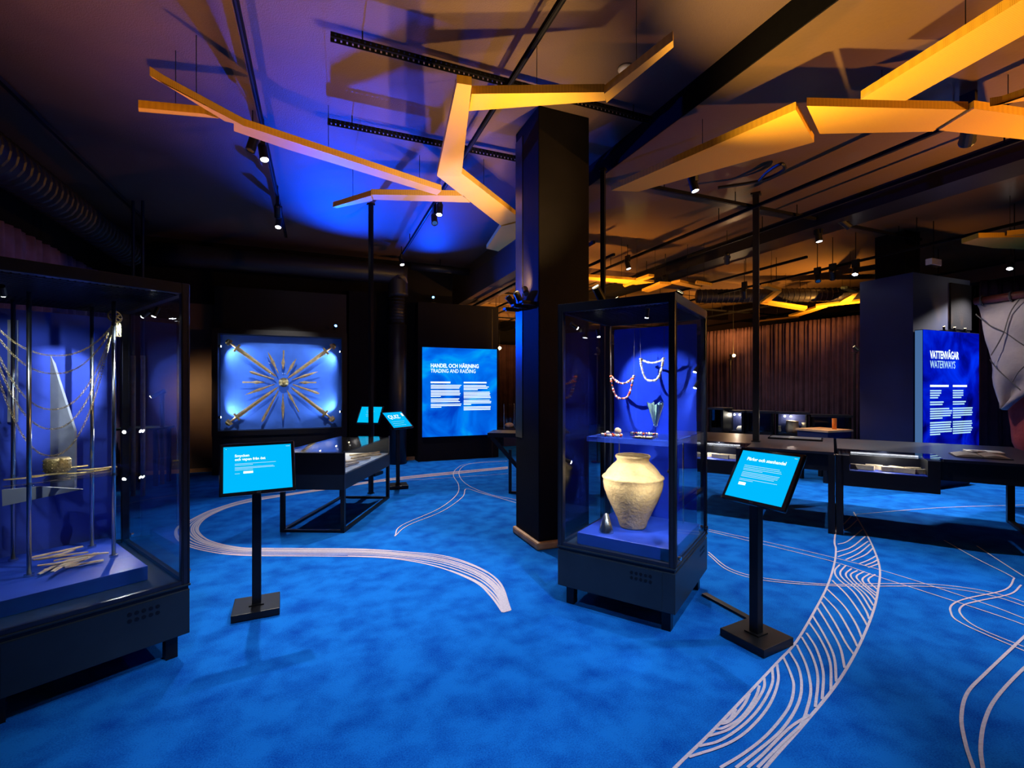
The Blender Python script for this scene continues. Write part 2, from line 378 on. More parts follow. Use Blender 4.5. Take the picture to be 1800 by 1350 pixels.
ribbon(mb, [O3[-1], I3[-1]], .016, 1)
mb.build('carpet_stripe_band', 'line', fl)
pairs = [[(1245, 931), (1400, 965), (1545, 1001.6), (1717, 1056.7), (1800, 1087.7), (1900, 1130)], [(1245, 934), (1395, 970), (1476, 991), (1540, 1013), (1697, 1063.6), (1800, 1099), (1900, 1142)],
         [(1245, 970.6), (1283, 1000), (1345, 1017), (1455.6, 1027.5), (1545, 1026.5), (1645, 1028), (1748, 1043), (1860, 1080)], [(1245, 975), (1280, 1003), (1345, 1021), (1455, 1030), (1545, 1031), (1645, 1032.5), (1748, 1049), (1860, 1088)],
         [(1659, 950), (1717, 982.7), (1775, 1012), (1781, 1020), (1765.6, 1037.8), (1703.6, 1051.6), (1676, 1062), (1671, 1075.7), (1690, 1096), (1800, 1144.6), (1860, 1168)],
         [(1717, 960), (1800, 1013.7), (1860, 1045)], [(1795, 1029), (1776, 1044.7), (1720, 1057), (1693, 1065), (1688, 1079), (1717, 1103), (1800, 1137.7), (1860, 1160)],
         [(694, 943), (706.7, 923.6), (770.7, 895), (802.7, 870), (806, 852.4), (797, 836), (802.7, 824), (824, 815), (891.6, 810)],
         [(694, 943), (718, 923.6), (778, 898.7), (813, 874), (820, 859.6), (849, 868), (906, 884), (960, 905)], [(891, 811), (830, 815), (810, 824), (808, 838), (824, 854), (863, 870), (906, 879), (960, 898)],
         [(560, 862), (660, 846), (742, 843), (893, 833)], [(335, 868), (250, 880), (150, 905)], [(1500, 905), (1650, 893), (1800, 888)]]
for q in pairs:
    mb = MB(); ribbon(mb, q, .011); mb.build('carpet_line', 'line', fl)
for q in ([(1840, 1085), (1800, 1120.5), (1731, 1186), (1700, 1220), (1690, 1261.7), (1696.7, 1306.5), (1710.5, 1350), (1735, 1420)],
          [(1840, 1145), (1800, 1175.6), (1752, 1227), (1731, 1268.6), (1724, 1313), (1727.7, 1350), (1740, 1420)]):
    mb = MB(); ribbon(mb, q, .014); mb.build('carpet_line', 'line', fl)

# ------------------------------------------------------------------ curtains
def curtain(name, a, b, z0, z1, m, label, folds, amp=.05):
    a, b = Vector(a), Vector(b); L = (b - a).length; d = (b - a) / L; nrm = Vector((-d.y, d.x, 0)); mb = MB(); n = folds * 8; zs = [z0, z0 + .5 * (z1 - z0), z1 - .15, z1]
    rnd = random.Random(folds); ph = [rnd.uniform(-.6, .6) for _ in range(folds + 1)]; am = [rnd.uniform(.6, 1.2) for _ in range(folds + 1)]
    for zi, z in enumerate(zs):
        for i in range(n + 1):
            fk = min(folds, i // 8); t = i / n
            ww = 2 * math.pi * (i / 8); q = a + d * (t * L) + nrm * amp * (.55 * math.sin(ww * .83 + 1.3 * math.sin(ww * .11)) + .35 * math.sin(ww * .31 + 2 + folds) + .2 * math.sin(ww * 1.37)) * (1 if z < z1 else .7)
            mb.v.append((q.x, q.y, z))
    for zi in range(len(zs) - 1):
        for i in range(n):
            k = zi * (n + 1) + i; mb.f.append((k, k + 1, k + n + 2, k + n + 1))
    o = mb.build(name, m, smooth=True); s = o.modifiers.new('thickness', 'SOLIDIFY'); s.thickness = .008
    return tag(o, label, 'curtain')
curtain('curtain', (-3.05, 1.2, 0), (-3.05, 9.7, 0), .03, 3.24, 'curtl', 'violet pleated curtain along the wall behind the chain jewellery vitrine', 70)
ca, cb = P(1236, 585, 13.2), P(1620, 543, 9.2)
curtain('curtain', (ca.x, ca.y, 0), (cb.x, cb.y, 0), .03, 3.05, 'curt', 'plum pleated curtain behind the row of far counters', 60, .06)
curtain('curtain', (3.0, 15.5, 0), (9.0, 15.2, 0), .03, 3.0, 'curt', 'plum curtain in the gap beyond the trading panel', 40, .06)
cd = P(1726, 560, 7.9); curtain('curtain', (cd.x, cd.y, 0), (cd.x + 3.0, cd.y - .6, 0), .03, 3.3, 'curt', 'dark plum curtain behind the hanging sail', 24, .06)

# ------------------------------------------------------------------ ducts, pipes, tracks, trays
def duct(name, pts, r, label, ribs=0, m='duct'):
    t = thing(name, label, 'duct', pts[0])
    o = Vector(pts[0]); mb = MB().tube([Vector(q) - o for q in catmull(pts, 8)] if len(pts) > 2 else [Vector(q) - o for q in pts], r, 16); mb.build('pipe', m, t, smooth=True)
    if ribs:
        mb = MB(); a, b = Vector(pts[0]) - o, Vector(pts[-1]) - o
        for k in range(ribs): mb.ring(a.lerp(b, (k + .5) / ribs), r, .012, b - a, 16, 4)
        mb.build('rib', m, t)
    return t
duct('air_duct', [(-2.75, 1.0, 3.62), (-2.75, 9.2, 3.62)], .2, 'black ribbed air duct above the violet curtain', 70)
duct('air_duct', [(-2.5, 9.45, 3.72), (1.2, 9.45, 3.72), (1.42, 9.45, 3.62), (1.45, 9.45, 3.3)], .19, 'black air duct running above the sword case', 0)
duct('air_duct', [(1.45, 9.6, 2.75), (1.45, 9.6, 3.35)], .145, 'upper narrow section of the standing duct by the trading panel', 10)
duct('air_duct', [(1.45, 9.6, 0), (1.45, 9.6, 2.75)], .185, 'lower wide section of the standing duct by the trading panel', 0)
DU = duct('air_duct', [(1.7, 9.5, 3.92), (2.9, 9.5, 3.92)], .07, 'thin pipe under the ceiling above the trading panel', 0)
duct('air_duct', [(7.5, 7.9, 3.46), (13.5, 5.0, 3.46)], .14, 'dark duct above the plum curtain', 60)
MB().cyl((.6, 0, .07), (.6, 0, ZL - 3.92), .006, n=6).build('hanger', 'black', DU)
tag(MB().box(-2.48, -2.44, 1.0, 9.0, ZL - .07, ZL - .03).build('conduit', 'frame'), 'thin metal conduit along the dark ceiling over the curtain', 'conduit')
def track(x0, x1, y0, y1, z, ztop, label, n=3, m='matte'):
    t = thing('lighting_track', label, 'track', ((x0 + x1) / 2, (y0 + y1) / 2, z)); hx, hy = max((x1 - x0) / 2, .018), max((y1 - y0) / 2, .018)
    MB().box(-hx, hx, -hy, hy, -.018, .018).build('rail', m, t)
    MB().box(-min(hx, hx if hx > .1 else .006), hx if hx > .1 else .006, -(hy if hy > .1 else .006), hy if hy > .1 else .006, -.0195, -.017).build('groove', 'black', t)
    for k in range(n):
        f = (k + .5) / n * 2 - 1; MB().cyl((f * hx if hx > .1 else 0, f * hy if hy > .1 else 0, .018), (f * hx if hx > .1 else 0, f * hy if hy > .1 else 0, ztop - z), .006, n=6).build('hanger', m, t)
    return t
track(1.44, 1.44, -1.5, 9.2, 3.98, ZL, 'black lighting track passing left of the pillar', 5)
track(-.49, -.49, -1.5, 8.6, 3.98, ZL, 'black lighting track over the sword case side', 5)
track(4.95, 4.95, -1.5, 16.2, 3.72, ZR, 'black lighting track over the jar vitrine side', 7)
track(5.75, 5.75, -1.5, 16.2, 3.70, ZR, 'black lighting track beside the black boxed beam', 7)
track(7.8, 7.8, -1.5, 16.2, 3.48, ZR, 'black lighting track over the long counters', 8)
track(9.9, 9.9, 1.0, 16.2, 3.45, ZR, 'black lighting track nearest the plum curtain', 6)
track(3.25, 3.25, 5.2, 16.2, 3.36, 3.42, 'black lighting track under the boxed brown beam', 3)
track(3.1, 8.5, 4.34, 4.34, 3.76, ZR, 'black cross track behind the square pillar', 5)
track(3.0, 12, 9.4, 9.4, 3.52, ZR, 'far black cross track', 6)
track(3.0, 12, 12.6, 12.6, 3.5, ZR, 'farthest black cross track near the end wall', 6)
track(4.1, 4.1, 6.0, 16.2, 3.5, ZR, 'thin black track seen between pillar and pole', 5)
track(6.9, 6.9, 5.0, 16.2, 3.5, ZR, 'thin black track beyond the boxed beam', 5)
for a, lab in ((3.64, 'perforated black cable tray in front of the pillar'), (4.81, 'perforated black cable tray behind the pillar')):
    t = thing('cable_tray', lab, 'tray', (1.5, a, ZL - .09))
    MB().box(-1.42, 1.4, -.03, .03, .0, .008).build('tray_bed', 'matte', t)
    mb = MB()
    for k in range(70):
        for y in (-.032, .026): mb.box(-1.42 + k * .0403, -1.42 + k * .0403 + .028, y, y + .006, -.018, .0)
    mb.box(-1.42, 1.4, -.032, -.026, -.028, -.018); mb.box(-1.42, 1.4, .026, .032, -.028, -.018)
    o = mb.build('perforated_edge', 'matte', t)
    for x in (-1.2, 0, 1.2): MB().cyl((x, 0, .0), (x, 0, .09), .005, n=6).build('hanger', 'black', t)
def pole(px, d, wd, z0, z1, label):
    b = P(px, 800, d); t = thing('power_pole', label, 'pole', (b.x, b.y, z0), yaw(-34))
    MB().box(-wd / 2, wd / 2, -wd / 2, wd / 2, 0, z1 - z0).build('shaft', 'black', t)
    MB().box(-wd * .8, wd * .8, -wd * .8, wd * .8, z1 - z0 - .02, z1 - z0).build('ceiling_plate', 'black', t)
    MB().box(-wd * .7, wd * .7, -wd * .7, wd * .7, 0, .012).build('foot_plate', 'black', t); return t
pole(652, 6.75, .05, 0, ZL, 'slim black power pole behind the table case')
pole(1060, 5.2, .045, 0, ZR, 'slim black power pole behind the jar vitrine')
pole(1329, 5.85, .068, .84, ZR, 'thick black power pole rising from the counter')
d_ = PZ(1100, 119, ZL)
t = thing('smoke_detector', 'small round white smoke detector on the ceiling above the gold branch', 'smoke detector', d_)
MB().lathe([(.0, 0), (.06, 0), (.065, -.015), (.05, -.035), (.02, -.05), (.0, -.05)][::-1], 20).build('housing', 'white', t, smooth=True)
MB().lathe([(.03, -.05), (.032, -.056), (.0, -.058)][::-1], 12).build('sensor', 'frame', t)
# ceiling power hose from the pole to the track
tag(MB().tube(catmull([PZ(1334, 318, 3.80), PZ(1352, 300, 3.84), PZ(1374, 288, 3.84), PZ(1376, 300, 3.82), PZ(1335, 318, 3.80), PZ(1262, 330, 3.78)], 8), .018, 6).build('cable', 'black'), 'black cable looping from the thick pole to the cross track', 'cable')
tag(MB().tube(catmull([P(656, 352, 6.75), P(680, 362, 7.0), P(705, 380, 7.6), P(728, 392, 8.1)], 8), .014, 6).build('cable', 'black'), 'black cable sagging from the slim pole to the track', 'cable')

# ------------------------------------------------------------------ gold perforated branches
def branches(label, zb, segs, ztop, thick=.06, wires=True):
    c = PZ(*segs[0][0], zb); t = thing('branch_sculpture', label, 'sculpture', (c.x, c.y, zb))
    for si, s in enumerate(segs):
        dz = (si % 2) * .012
        q = [PZ(px, py, zb) - Vector((c.x, c.y, zb)) for px, py in s]
        cen = sum(q, Vector()) / len(q)
        top = [v + (cen - v) * .0 + Vector((0, 0, thick + dz)) for v in q]; bot = [v + Vector((0, 0, dz)) for v in q]
        MB().hexa(bot, top).build('panel', 'gold', t)
        if wires: MB().cyl(cen + Vector((0, 0, thick + dz)), cen + Vector((0, 0, ztop - zb - .004)), .003, n=5).build('wire', 'black', t)
    return t
branches('gold perforated branch zigzagging in front of the pillar', 3.62, [
    [(803, 146), (829, 150), (811, 310), (768, 309)], [(829, 168), (1063, 165), (1064, 180), (824, 198)], [(1062, 165), (1183, 71), (1184, 83), (1066, 181)],
    [(768, 311), (809, 305), (917, 388), (880, 398)], [(881, 398), (918, 389), (918, 412), (876, 442), (855, 437)],
    [(652, 344), (815, 346), (826, 358), (655, 353)], [(652, 344), (655, 353), (592, 366), (585, 364)],
    [(411, 218), (470, 237), (776, 337), (768, 345), (505, 265), (411, 233)], [(263, 132), (268, 137), (430, 222), (395, 213)], [(243, 192), (244, 199), (385, 211), (360, 203)]], ZL)
branches('large gold perforated branch fanning out at the upper right', 3.5, [
    [(1074, 335), (1399, 193), (1431, 250), (1122, 337)], [(1418, 189), (1441, 238), (1640, 234), (1702, 196)],
    [(1650, 229), (1712, 191), (1860, 212), (1860, 252)], [(1513, 178), (1592, 180), (1900, 10), (1900, -60)], [(1740, 187), (1760, 184), (1860, 150), (1860, 168)]], ZR)
branches('gold branch tip above the waterways lightbox', 3.3, [[(1690, 428), (1745, 436), (1860, 441), (1860, 416), (1720, 418)], [(1770, 416), (1800, 413), (1860, 405), (1860, 416)]], ZR)
branches('gold zigzag branch beside the thick pole over the curtain', 3.2, [
    [(1338, 505), (1362, 512), (1374, 511), (1350, 503)], [(1363, 515), (1374, 514), (1350, 534), (1336, 535)], [(1336, 534), (1350, 532), (1419, 542), (1414, 547)]], ZR, .05)
branches('second gold zigzag branch next to the navy board over the curtain', 3.2, [
    [(1478, 508), (1500, 516), (1509, 514), (1490, 507)], [(1500, 518), (1509, 516), (1496, 531), (1475, 533)], [(1434, 538), (1435, 541), (1530, 531), (1530, 527)], [(1386, 557), (1405, 557), (1455, 541), (1434, 542)], [(1330, 566), (1331, 568), (1405, 561), (1404, 558)]], ZR, .04)
branches('gold branch half hidden above the jar vitrine top', 3.2, [
    [(1095, 502), (1098, 505), (1150, 487), (1140, 486)], [(1035, 488), (1035, 493), (1118, 502), (1150, 498), (1120, 494)], [(1128, 512), (1140, 514), (1180, 500), (1160, 499)],
    [(1180, 500), (1225, 509), (1232, 506), (1195, 497)], [(1225, 497), (1252, 502), (1250, 504), (1222, 500)]], ZR, .04)

# ================================================================== LAMPS
def spot_fixture(pos, aim, label, power=0, col=WHITE, angle=70, lens='lens', size=1., ztop=None, blend=.6, name='spotlight', cat='spotlight', up=False, group=None):
    pos = Vector(pos); aim = Vector(aim); d = (aim - pos).normalized()
    t = thing(name, label, cat, pos, group=group)
    L, r = .15 * size, .042 * size
    MB().cyl(-d * L, d * .0, r, n=16).build('body', 'black', t, smooth=False)
    MB().cyl(-d * L * 1.15, -d * L, r * .7, r, n=16).build('heat_sink', 'black', t)
    MB().ring(d * .004, r * .95, r * .12, d, 16, 5).build('rim', 'frame', t)
    MB().cyl(d * -.002, d * .003, r * .82, n=16).build('lens', lens if power else 'chrome', t)
    if ztop is not None:
        zz_ = ztop - pos.z; h = -d * L * .5
        MB().bar(h, Vector((h.x, h.y, zz_ * .55 if not up else -.06)), .018 * size, .03 * size).build('yoke', 'black', t)
        if not up:
            MB().box(h.x - .02, h.x + .02, h.y - .05, h.y + .05, zz_ * .5, zz_).build('track_adapter', 'black', t)
            MB().cyl((h.x, h.y, zz_), (h.x, h.y, (ZL if pos.x < STEP else ZR) - pos.z), .006, n=6).build('stem', 'black', t)
    if up: MB().box(-.04, .04, -.04, .04, -.155 * size - .02, -.155 * size).build('foot', 'black', t)
    if power: lamp('spot_beam', 'SPOT', d * .02, power, col, t, d * 2, angle, blend, .035)
    return t
def down(px, py, z, ztop, label, power, tgt, col=WHITE, angle=80, **k):
    q = PZ(px, py, z); return spot_fixture(q, tgt, label, power, col, angle, ztop=ztop, **k)
def fp(px, py, z=0): return PZ(px, py, z)
S = 1.0
down(465, 280, 3.72, 3.98, 'lit spotlight on the track above the sword case side', 400 * S, fp(590, 1010), angle=46)
down(440, 264, 3.74, 3.98, 'unlit spotlight with its metal barrel catching gold light', 0, fp(200, 1000))
down(489, 399, 3.74, 3.98, 'lit spotlight at the far end of the sword side track', 260 * S, fp(430, 930), angle=60, col=COOL)
down(772, 377, 3.78, 3.98, 'lit spotlight under the gold branch left of the pillar', 420 * S, fp(730, 930), angle=62)
down(764, 392, 3.72, 3.98, 'unlit long spotlight hanging under the gold branch', 0, fp(820, 1000))
down(707, 465, 3.78, 3.98, 'bright spotlight in front of the dark duct', 420 * S, fp(790, 845), angle=80)
down(1222, 335, 3.58, 3.76, 'bright spotlight below the large gold branch', 420 * S, fp(1400, 960), angle=66)
down(1440, 424, 3.5, 3.7, 'pair member spotlight pointing down beside the far pillar', 620 * S, fp(1510, 890), angle=58, col=WHITE)
down(1493, 399, 3.6, 3.7, 'spotlight facing sideways next to the far pillar', 170 * S, PB(1800, 640, 8.4), angle=36)
down(1105, 472, 3.5, 3.72, 'spotlight over the jar vitrine left corner', 160 * S, fp(1200, 850), angle=80)
down(1172, 500, 3.35, 3.5, 'glaring spotlight just above the jar vitrine corner', 160 * S, fp(1300, 840), angle=80)
down(1309, 524, 3.2, 3.5, 'spotlight beside the thick pole', 160 * S, fp(1330, 800), angle=80)
down(1278, 462, 3.42, 3.5, 'unlit small spotlight left of the thick pole', 0, fp(1280, 800))
down(1438, 494, 3.25, 3.48, 'unlit tilted chrome spotlight over the curtain', 0, fp(1520, 900))
down(1464, 490, 3.25, 3.48, 'middle spotlight of the three over the curtain', 130 * S, fp(1480, 800), angle=80)
down(1503, 482, 3.25, 3.48, 'warm spotlight next to the navy board', 130 * S, fp(1440, 880), angle=80)
down(1775, 472, 3.3, 3.48, 'bright spotlight over the hanging sail', 600 * S, fp(1690, 880), angle=80, col=WHITE)
down(1700, 248, 3.55, 3.9, 'unlit black spotlight below the large gold branch end', 0, fp(1650, 500, 3), size=1.3)
down(906, 545, 3.0, 3.36, 'small cool spotlight peeking past the pillar', 40 * S, fp(890, 800))
# spots added outside the frame to light the foreground carpet
for (x, y, z, tx, ty, pw, lab) in ((-.49, .6, 3.74, .1, 2.2, 150, 'track spotlight out of view over the carpet by the chain vitrine'), (1.44, .6, 3.74, .91, 2.1, 400, 'track spotlight out of view over the carpet before the jar vitrine'),
                                   (4.95, 1.2, 3.5, 3.6, 2.1, 300, 'track spotlight out of view over the wide stripe band'), (1.44, 2.2, 3.74, .5, 3.1, 130, 'track spotlight out of view over the carpet between the vitrines')):
    spot_fixture((x, y, z), (tx, ty, 0), lab, pw * S, COOL, 54, ztop=3.98 if x < 3 else 3.72, group='spotlights over the near carpet')
spot_fixture((-.49, 6.9, 3.74), (-.6, 9.6, 1.55), 'added track spotlight aimed at the sword star', 420, WHITE, 36, ztop=3.98)  # extra lamp added to brighten the blades
# small warm lamps and box on the far track
b_ = PZ(1641, 462, 3.3); t = thing('driver_box', 'small white box on the track beside the far pillar', 'box', b_)
MB().box(-.12, .12, -.04, .04, -.04, .05).build('housing', 'white', t, bevel=.006); MB().box(-.12, .12, -.03, .03, -.05, -.04).build('flange', 'frame', t); MB().cyl((0, 0, .05), (0, 0, ZR - b_.z), .006, n=6).build('stem', 'black', t)

# uplights
def uplight(pos, aim, label, power, col=WARM, angle=110, lens='lensw', group=None, size=.7): return spot_fixture(pos, aim, label, power, col, angle, lens, size, ztop=0, name='uplight', cat='uplight', up=True, blend=1., group=group)

# ================================================================== TALL VITRINES
def vitrine(label, cx, cy, w_, d_, heading, vents, plx, ply, panel, pm='bluepanel', ztop=2.08):
    o = c2w(cx, cy); t = thing('display_vitrine', label, 'display case', (o.x, o.y, 0), yaw(heading)); hw, hd = w_ / 2, d_ / 2; zb, zs = .133, .41
    MB().box(-hw, hw, -hd, hd, zb, zs - .03).build('base_cabinet', 'slate', t, bevel=.004)
    MB().box(-hw + .005, hw - .005, -hd + .005, hd - .005, zs - .03, zs - .012).build('shadow_gap', 'black', t)
    MB().box(-hw - .004, hw + .004, -hd - .004, hd + .004, zs - .012, zs).build('base_rim', 'slate', t, bevel=.003)
    pn = MB().box(-hw + .078, hw - .078, -hd - .003, -hd, zb + .004, zs - .035).build('service_panel', 'slate', t)
    mb = MB()
    for i in range(5):
        for j in range(2):
            x = hw - .27 + i * .030; z = zs - .075 - j * .034; mb.cyl((x, -hd - .0045, z), (x, -hd - .002, z), .0105, n=12)
    mb.build('vent_hole', 'black', pn)
    if vents:
        mb = MB()
        for i in range(5):
            for j in range(2): mb.cyl((hw - .002, hd - .22 + i * .03, zs - .075 - j * .034), (hw + .002, hd - .22 + i * .03, zs - .075 - j * .034), .0105, n=12)
        mb.build('vent_hole', 'black', t)
    for sx in (-1, 1):
        for sy in (-1, 1):
            MB().box(sx * (hw - .07) - .028, sx * (hw - .07) + .028, sy * (hd - .08) - .028, sy * (hd - .08) + .028, 0, zb).build('foot', 'black', t)
            x, y = sx * (hw - .02), sy * (hd - .02)
            pt = MB().box(x - .02, x + .02, y - .02, y + .02, zs, ztop).build('post', 'frame', t, bevel=.003)
            mb = MB()
            for q in (-.012, .012): mb.box(x + q - .0015, x + q + .0015, y + sy * .02 - .002, y + sy * .02 + .002, zs, ztop - .05); mb.box(x + sx * .02 - .002, x + sx * .02 + .002, y + q - .0015, y + q + .0015, zs, ztop - .05)
            mb.build('groove', 'black', pt)
    for s in (-1, 1):
        MB().box(-hw + .04, hw - .04, s * (hd - .02) - .02, s * (hd - .02) + .02, ztop - .06, ztop).build('top_rail', 'frame', t, bevel=.003)
        MB().box(s * (hw - .02) - .02, s * (hw - .02) + .02, -hd + .04, hd - .04, ztop - .06, ztop).build('top_rail', 'frame', t, bevel=.003)
        MB().box(-hw + .04, hw - .04, s * (hd - .015) - .012, s * (hd - .015) + .012, zs, zs + .022).build('bottom_rail', 'frame', t)
        MB().box(s * (hw - .015) - .012, s * (hw - .015) + .012, -hd + .04, hd - .04, zs, zs + .022).build('bottom_rail', 'frame', t)
        MB().box(-hw + .04, hw - .04, s * (hd - .012) - .004, s * (hd - .012) + .004, zs + .022, ztop - .06).build('glass_pane', 'glass', t)
        MB().box(s * (hw - .012) - .004, s * (hw - .012) + .004, -hd + .04, hd - .04, zs + .022, ztop - .06).build('glass_pane', 'glass', t)
        MB().cyl((hw + .002, s * (hd - .06), zs + .05), (hw + .02, s * (hd - .06), zs + .05), .014, n=12).build('lock', 'chrome', t)
    MB().box(-hw + .02, hw - .02, -hd + .02, hd - .02, ztop - .012, ztop - .002).build('lid', 'frame', t)
    mb = MB()
    n = 26
    for i in range(n):
        u = -hw + .06 + (w_ - .12) * i / (n - 1); v = -hd + .06 + (d_ - .12) * i / (n - 1)
        mb.box(u - .003, u + .003, -hd + .05, hd - .05, ztop - .062, ztop - .056); mb.box(-hw + .05, hw - .05, v - .003, v + .003, ztop - .066, ztop - .062)
    mb.build('mesh_ceiling', 'frame', t)
    MB().box(panel[0], panel[1], hd - .075, hd - .055, zs + .03, ztop - .10).build('back_panel', pm, t)
    MB().box(plx[0], plx[1], ply[0], ply[1], zs, zs + .08).build('plinth', 'plinth', t, bevel=.003)
    return t
def vit_lamp(t, pos, aim, power, col=WHITE, angle=60):
    pos, aim = Vector(pos), Vector(aim); d = (aim - pos).normalized()
    o = MB().cyl(pos - d * .06, pos, .013, n=10).build('lamp_head', 'black', t)
    MB().cyl(pos, pos + d * .003, .011, n=10).build('lens', 'lens', o)
    lamp('case_beam', 'SPOT', pos + d * .01, power, col, t, pos + d, angle, .5, .008)

V1 = vitrine('tall glass vitrine holding the large clay jar and bead necklaces', .895, 3.439, .80, .88, -34, True, (-.30, .36), (-.34, .36), (-.31, .34))
V2 = vitrine('tall glass vitrine with draped bronze chains and steel rods', -2.519, 2.705, .80, 1.20, 52, False, (-.34, .27), (-.36, .48), (-.39, .31), 'bluepanel3')
def loc(v, x, y, z): return v.matrix_basis @ Vector((x, y, z))
vit_lamp(V1, (-.30, -.34, 1.92), (.08, .38, 1.45), 70, COOL, 48)
vit_lamp(V1, (-.33, .10, 1.90), (.0, .0, .6), 60, WHITE, 60)
vit_lamp(V1, (.33, .36, 1.62), (0, 0, .75), 22, WHITE, 60)
vit_lamp(V1, (.33, .36, 1.50), (0, 0, .55), 22, WHITE, 60)
vit_lamp(V1, (.2, -.36, 1.95), (-.03, -.05, .75), 80, WHITE, 34)
vit_lamp(V1, (-.34, -.36, .98), (-.02, .0, .78), 18, WHITE, 70)  # added low on the front post to brighten the jar
vit_lamp(V1, (.34, -.36, .98), (-.02, .0, .70), 12, WHITE, 70)  # added on the other front post, also for the jar
vit_lamp(V2, (.30, -.15, 1.93), (.0, .5, 1.5), 60, COOL, 40)
vit_lamp(V2, (.34, -.2, 1.93), (-.15, .0, .55), 40, WHITE, 50)
vit_lamp(V2, (.34, .42, 1.20), (-.1, .0, 1.0), 7, WHITE, 70)
vit_lamp(V2, (.34, .42, .88), (-.1, .0, .50), 6, WHITE, 80)
vit_lamp(V2, (-.3, -.45, 1.93), (-.1, .5, 1.3), 18, COOL, 70)
# dark base lights along the frame of the jar vitrine
sh = MB().box(-.33, .30, -.12, .36, 1.105, 1.14).build('shelf', 'acryl', V1)
MB().box(-.27, .29, -.11, .35, 1.14, 1.146).build('shelf_glass', 'glass', sh)
mb = MB()
for x, y in ((-.24, .30), (.26, .30)): mb.cyl((x, y, .49), (x, y, 1.118), .006, n=8)
mb.build('shelf_support', 'steel', V1)

# clay jar
jp = loc(V1, -.02, .0, .49)
jar = thing('clay_jar', 'large buff clay storage jar with a raised band around its shoulder', 'jar', jp)
prof = [(0, .0), (.088, 0), (.095, .012), (.110, .06), (.140, .125), (.178, .205), (.206, .28), (.213, .325), (.211, .352), (.218, .358), (.220, .366), (.214, .374), (.200, .381), (.180, .412), (.150, .447), (.122, .472), (.112, .484), (.115, .497), (.124, .509), (.126, .517), (.118, .520), (.106, .512), (.104, .48), (.12, .45), (.0, .43)]
jb = MB().lathe(prof, 48).build('body', 'clay', jar, smooth=True)
MB().ring((0, 0, .519), .117, .006, (0, 0, 1), 40, 6).build('rim', 'clay', jar, smooth=True)
mb = MB()
for k in range(9):
    a = random.uniform(3.6, 5.4); z = random.uniform(.12, .30); r = .11 + .34 * (z - .06) * 1.05
    mb.tube([((r + .004) * math.cos(a + .04 * q), (r + .004) * math.sin(a + .04 * q), z + .012 * random.uniform(-1, 1) * q) for q in range(3)], .0012, 4)
mb.build('crack', 'darkbead', jar)

# necklaces
def necklace(v, x0, x1, y, ztop, dip1, dip2, cols, label, r=.0085):
    t = thing('bead_necklace', label, 'necklace', loc(v, (x0 + x1) / 2, y, ztop), v.rotation_euler.z)
    h = (x1 - x0) / 2
    for nm, dip, pw in (('upper_strand', dip1, 2.), ('lower_strand', dip2, 2.6)):
        n = 26 if nm == 'upper_strand' else 44
        for ci, c in enumerate(cols):
            mb = MB()
            for i in range(n + 1):
                if (i * 7 // 3) % len(cols) != ci: continue
                a = -1 + 2 * i / n; x = h * (a if nm == 'upper_strand' else math.copysign(abs(a) ** .75, a))
                mb.ball((x, -.01 if nm == 'lower_strand' else .01, -dip * (1 - abs(a) ** pw)), r * random.uniform(.75, 1.25), 7, 5)
            mb.build(nm, c, t, smooth=True)
    mb = MB()
    for s in (-1, 1): mb.cyl((s * h, 0, 0), (s * h * 1.08, 0, 2.0 - ztop), .0012, n=5)
    mb.build('hanging_thread', 'rope', t); return t
necklace(V1, -.235, -.055, .12, 1.59, .055, .17, ['red', 'red', 'cream', 'darkbead'], 'red and brown bead necklace hanging in the jar vitrine')
necklace(V1, -.03, .145, .20, 1.72, .03, .165, ['cream', 'cream', 'bone'], 'cream white bead necklace hanging in the jar vitrine')
# cone beaker fragment
q = loc(V1, .115, .10, 1.146); t = thing('glass_beaker', 'broken green glass cone beaker on a thin stand', 'beaker', q)
mb = MB(); n = 18
for i in range(n):
    if i in (11,): continue
    a0, a1 = 6.28 * i / n, 6.28 * (i + .92) / n; zt = .235 + .008 * math.sin(i * 2.4); r0, r1 = .014, .058 * (zt - .09) / .145
    for s in (1, .94):
        mb.quad((r0 * s * math.cos(a0), r0 * s * math.sin(a0), .09), (r0 * s * math.cos(a1), r0 * s * math.sin(a1), .09), (r1 * s * math.cos(a1), r1 * s * math.sin(a1), zt), (r1 * s * math.cos(a0), r1 * s * math.sin(a0), zt + .01))
mb.build('bowl', 'tealglass', t); MB().ball((0, 0, .085), .015, 10, 6).build('knop', 'tealglass', t, smooth=True)
MB().cyl((0, 0, 0), (0, 0, .075), .0025, n=8).build('rod', 'steel', t); MB().cyl((0, 0, 0), (0, 0, .004), .02, n=16).build('foot', 'steel', t)
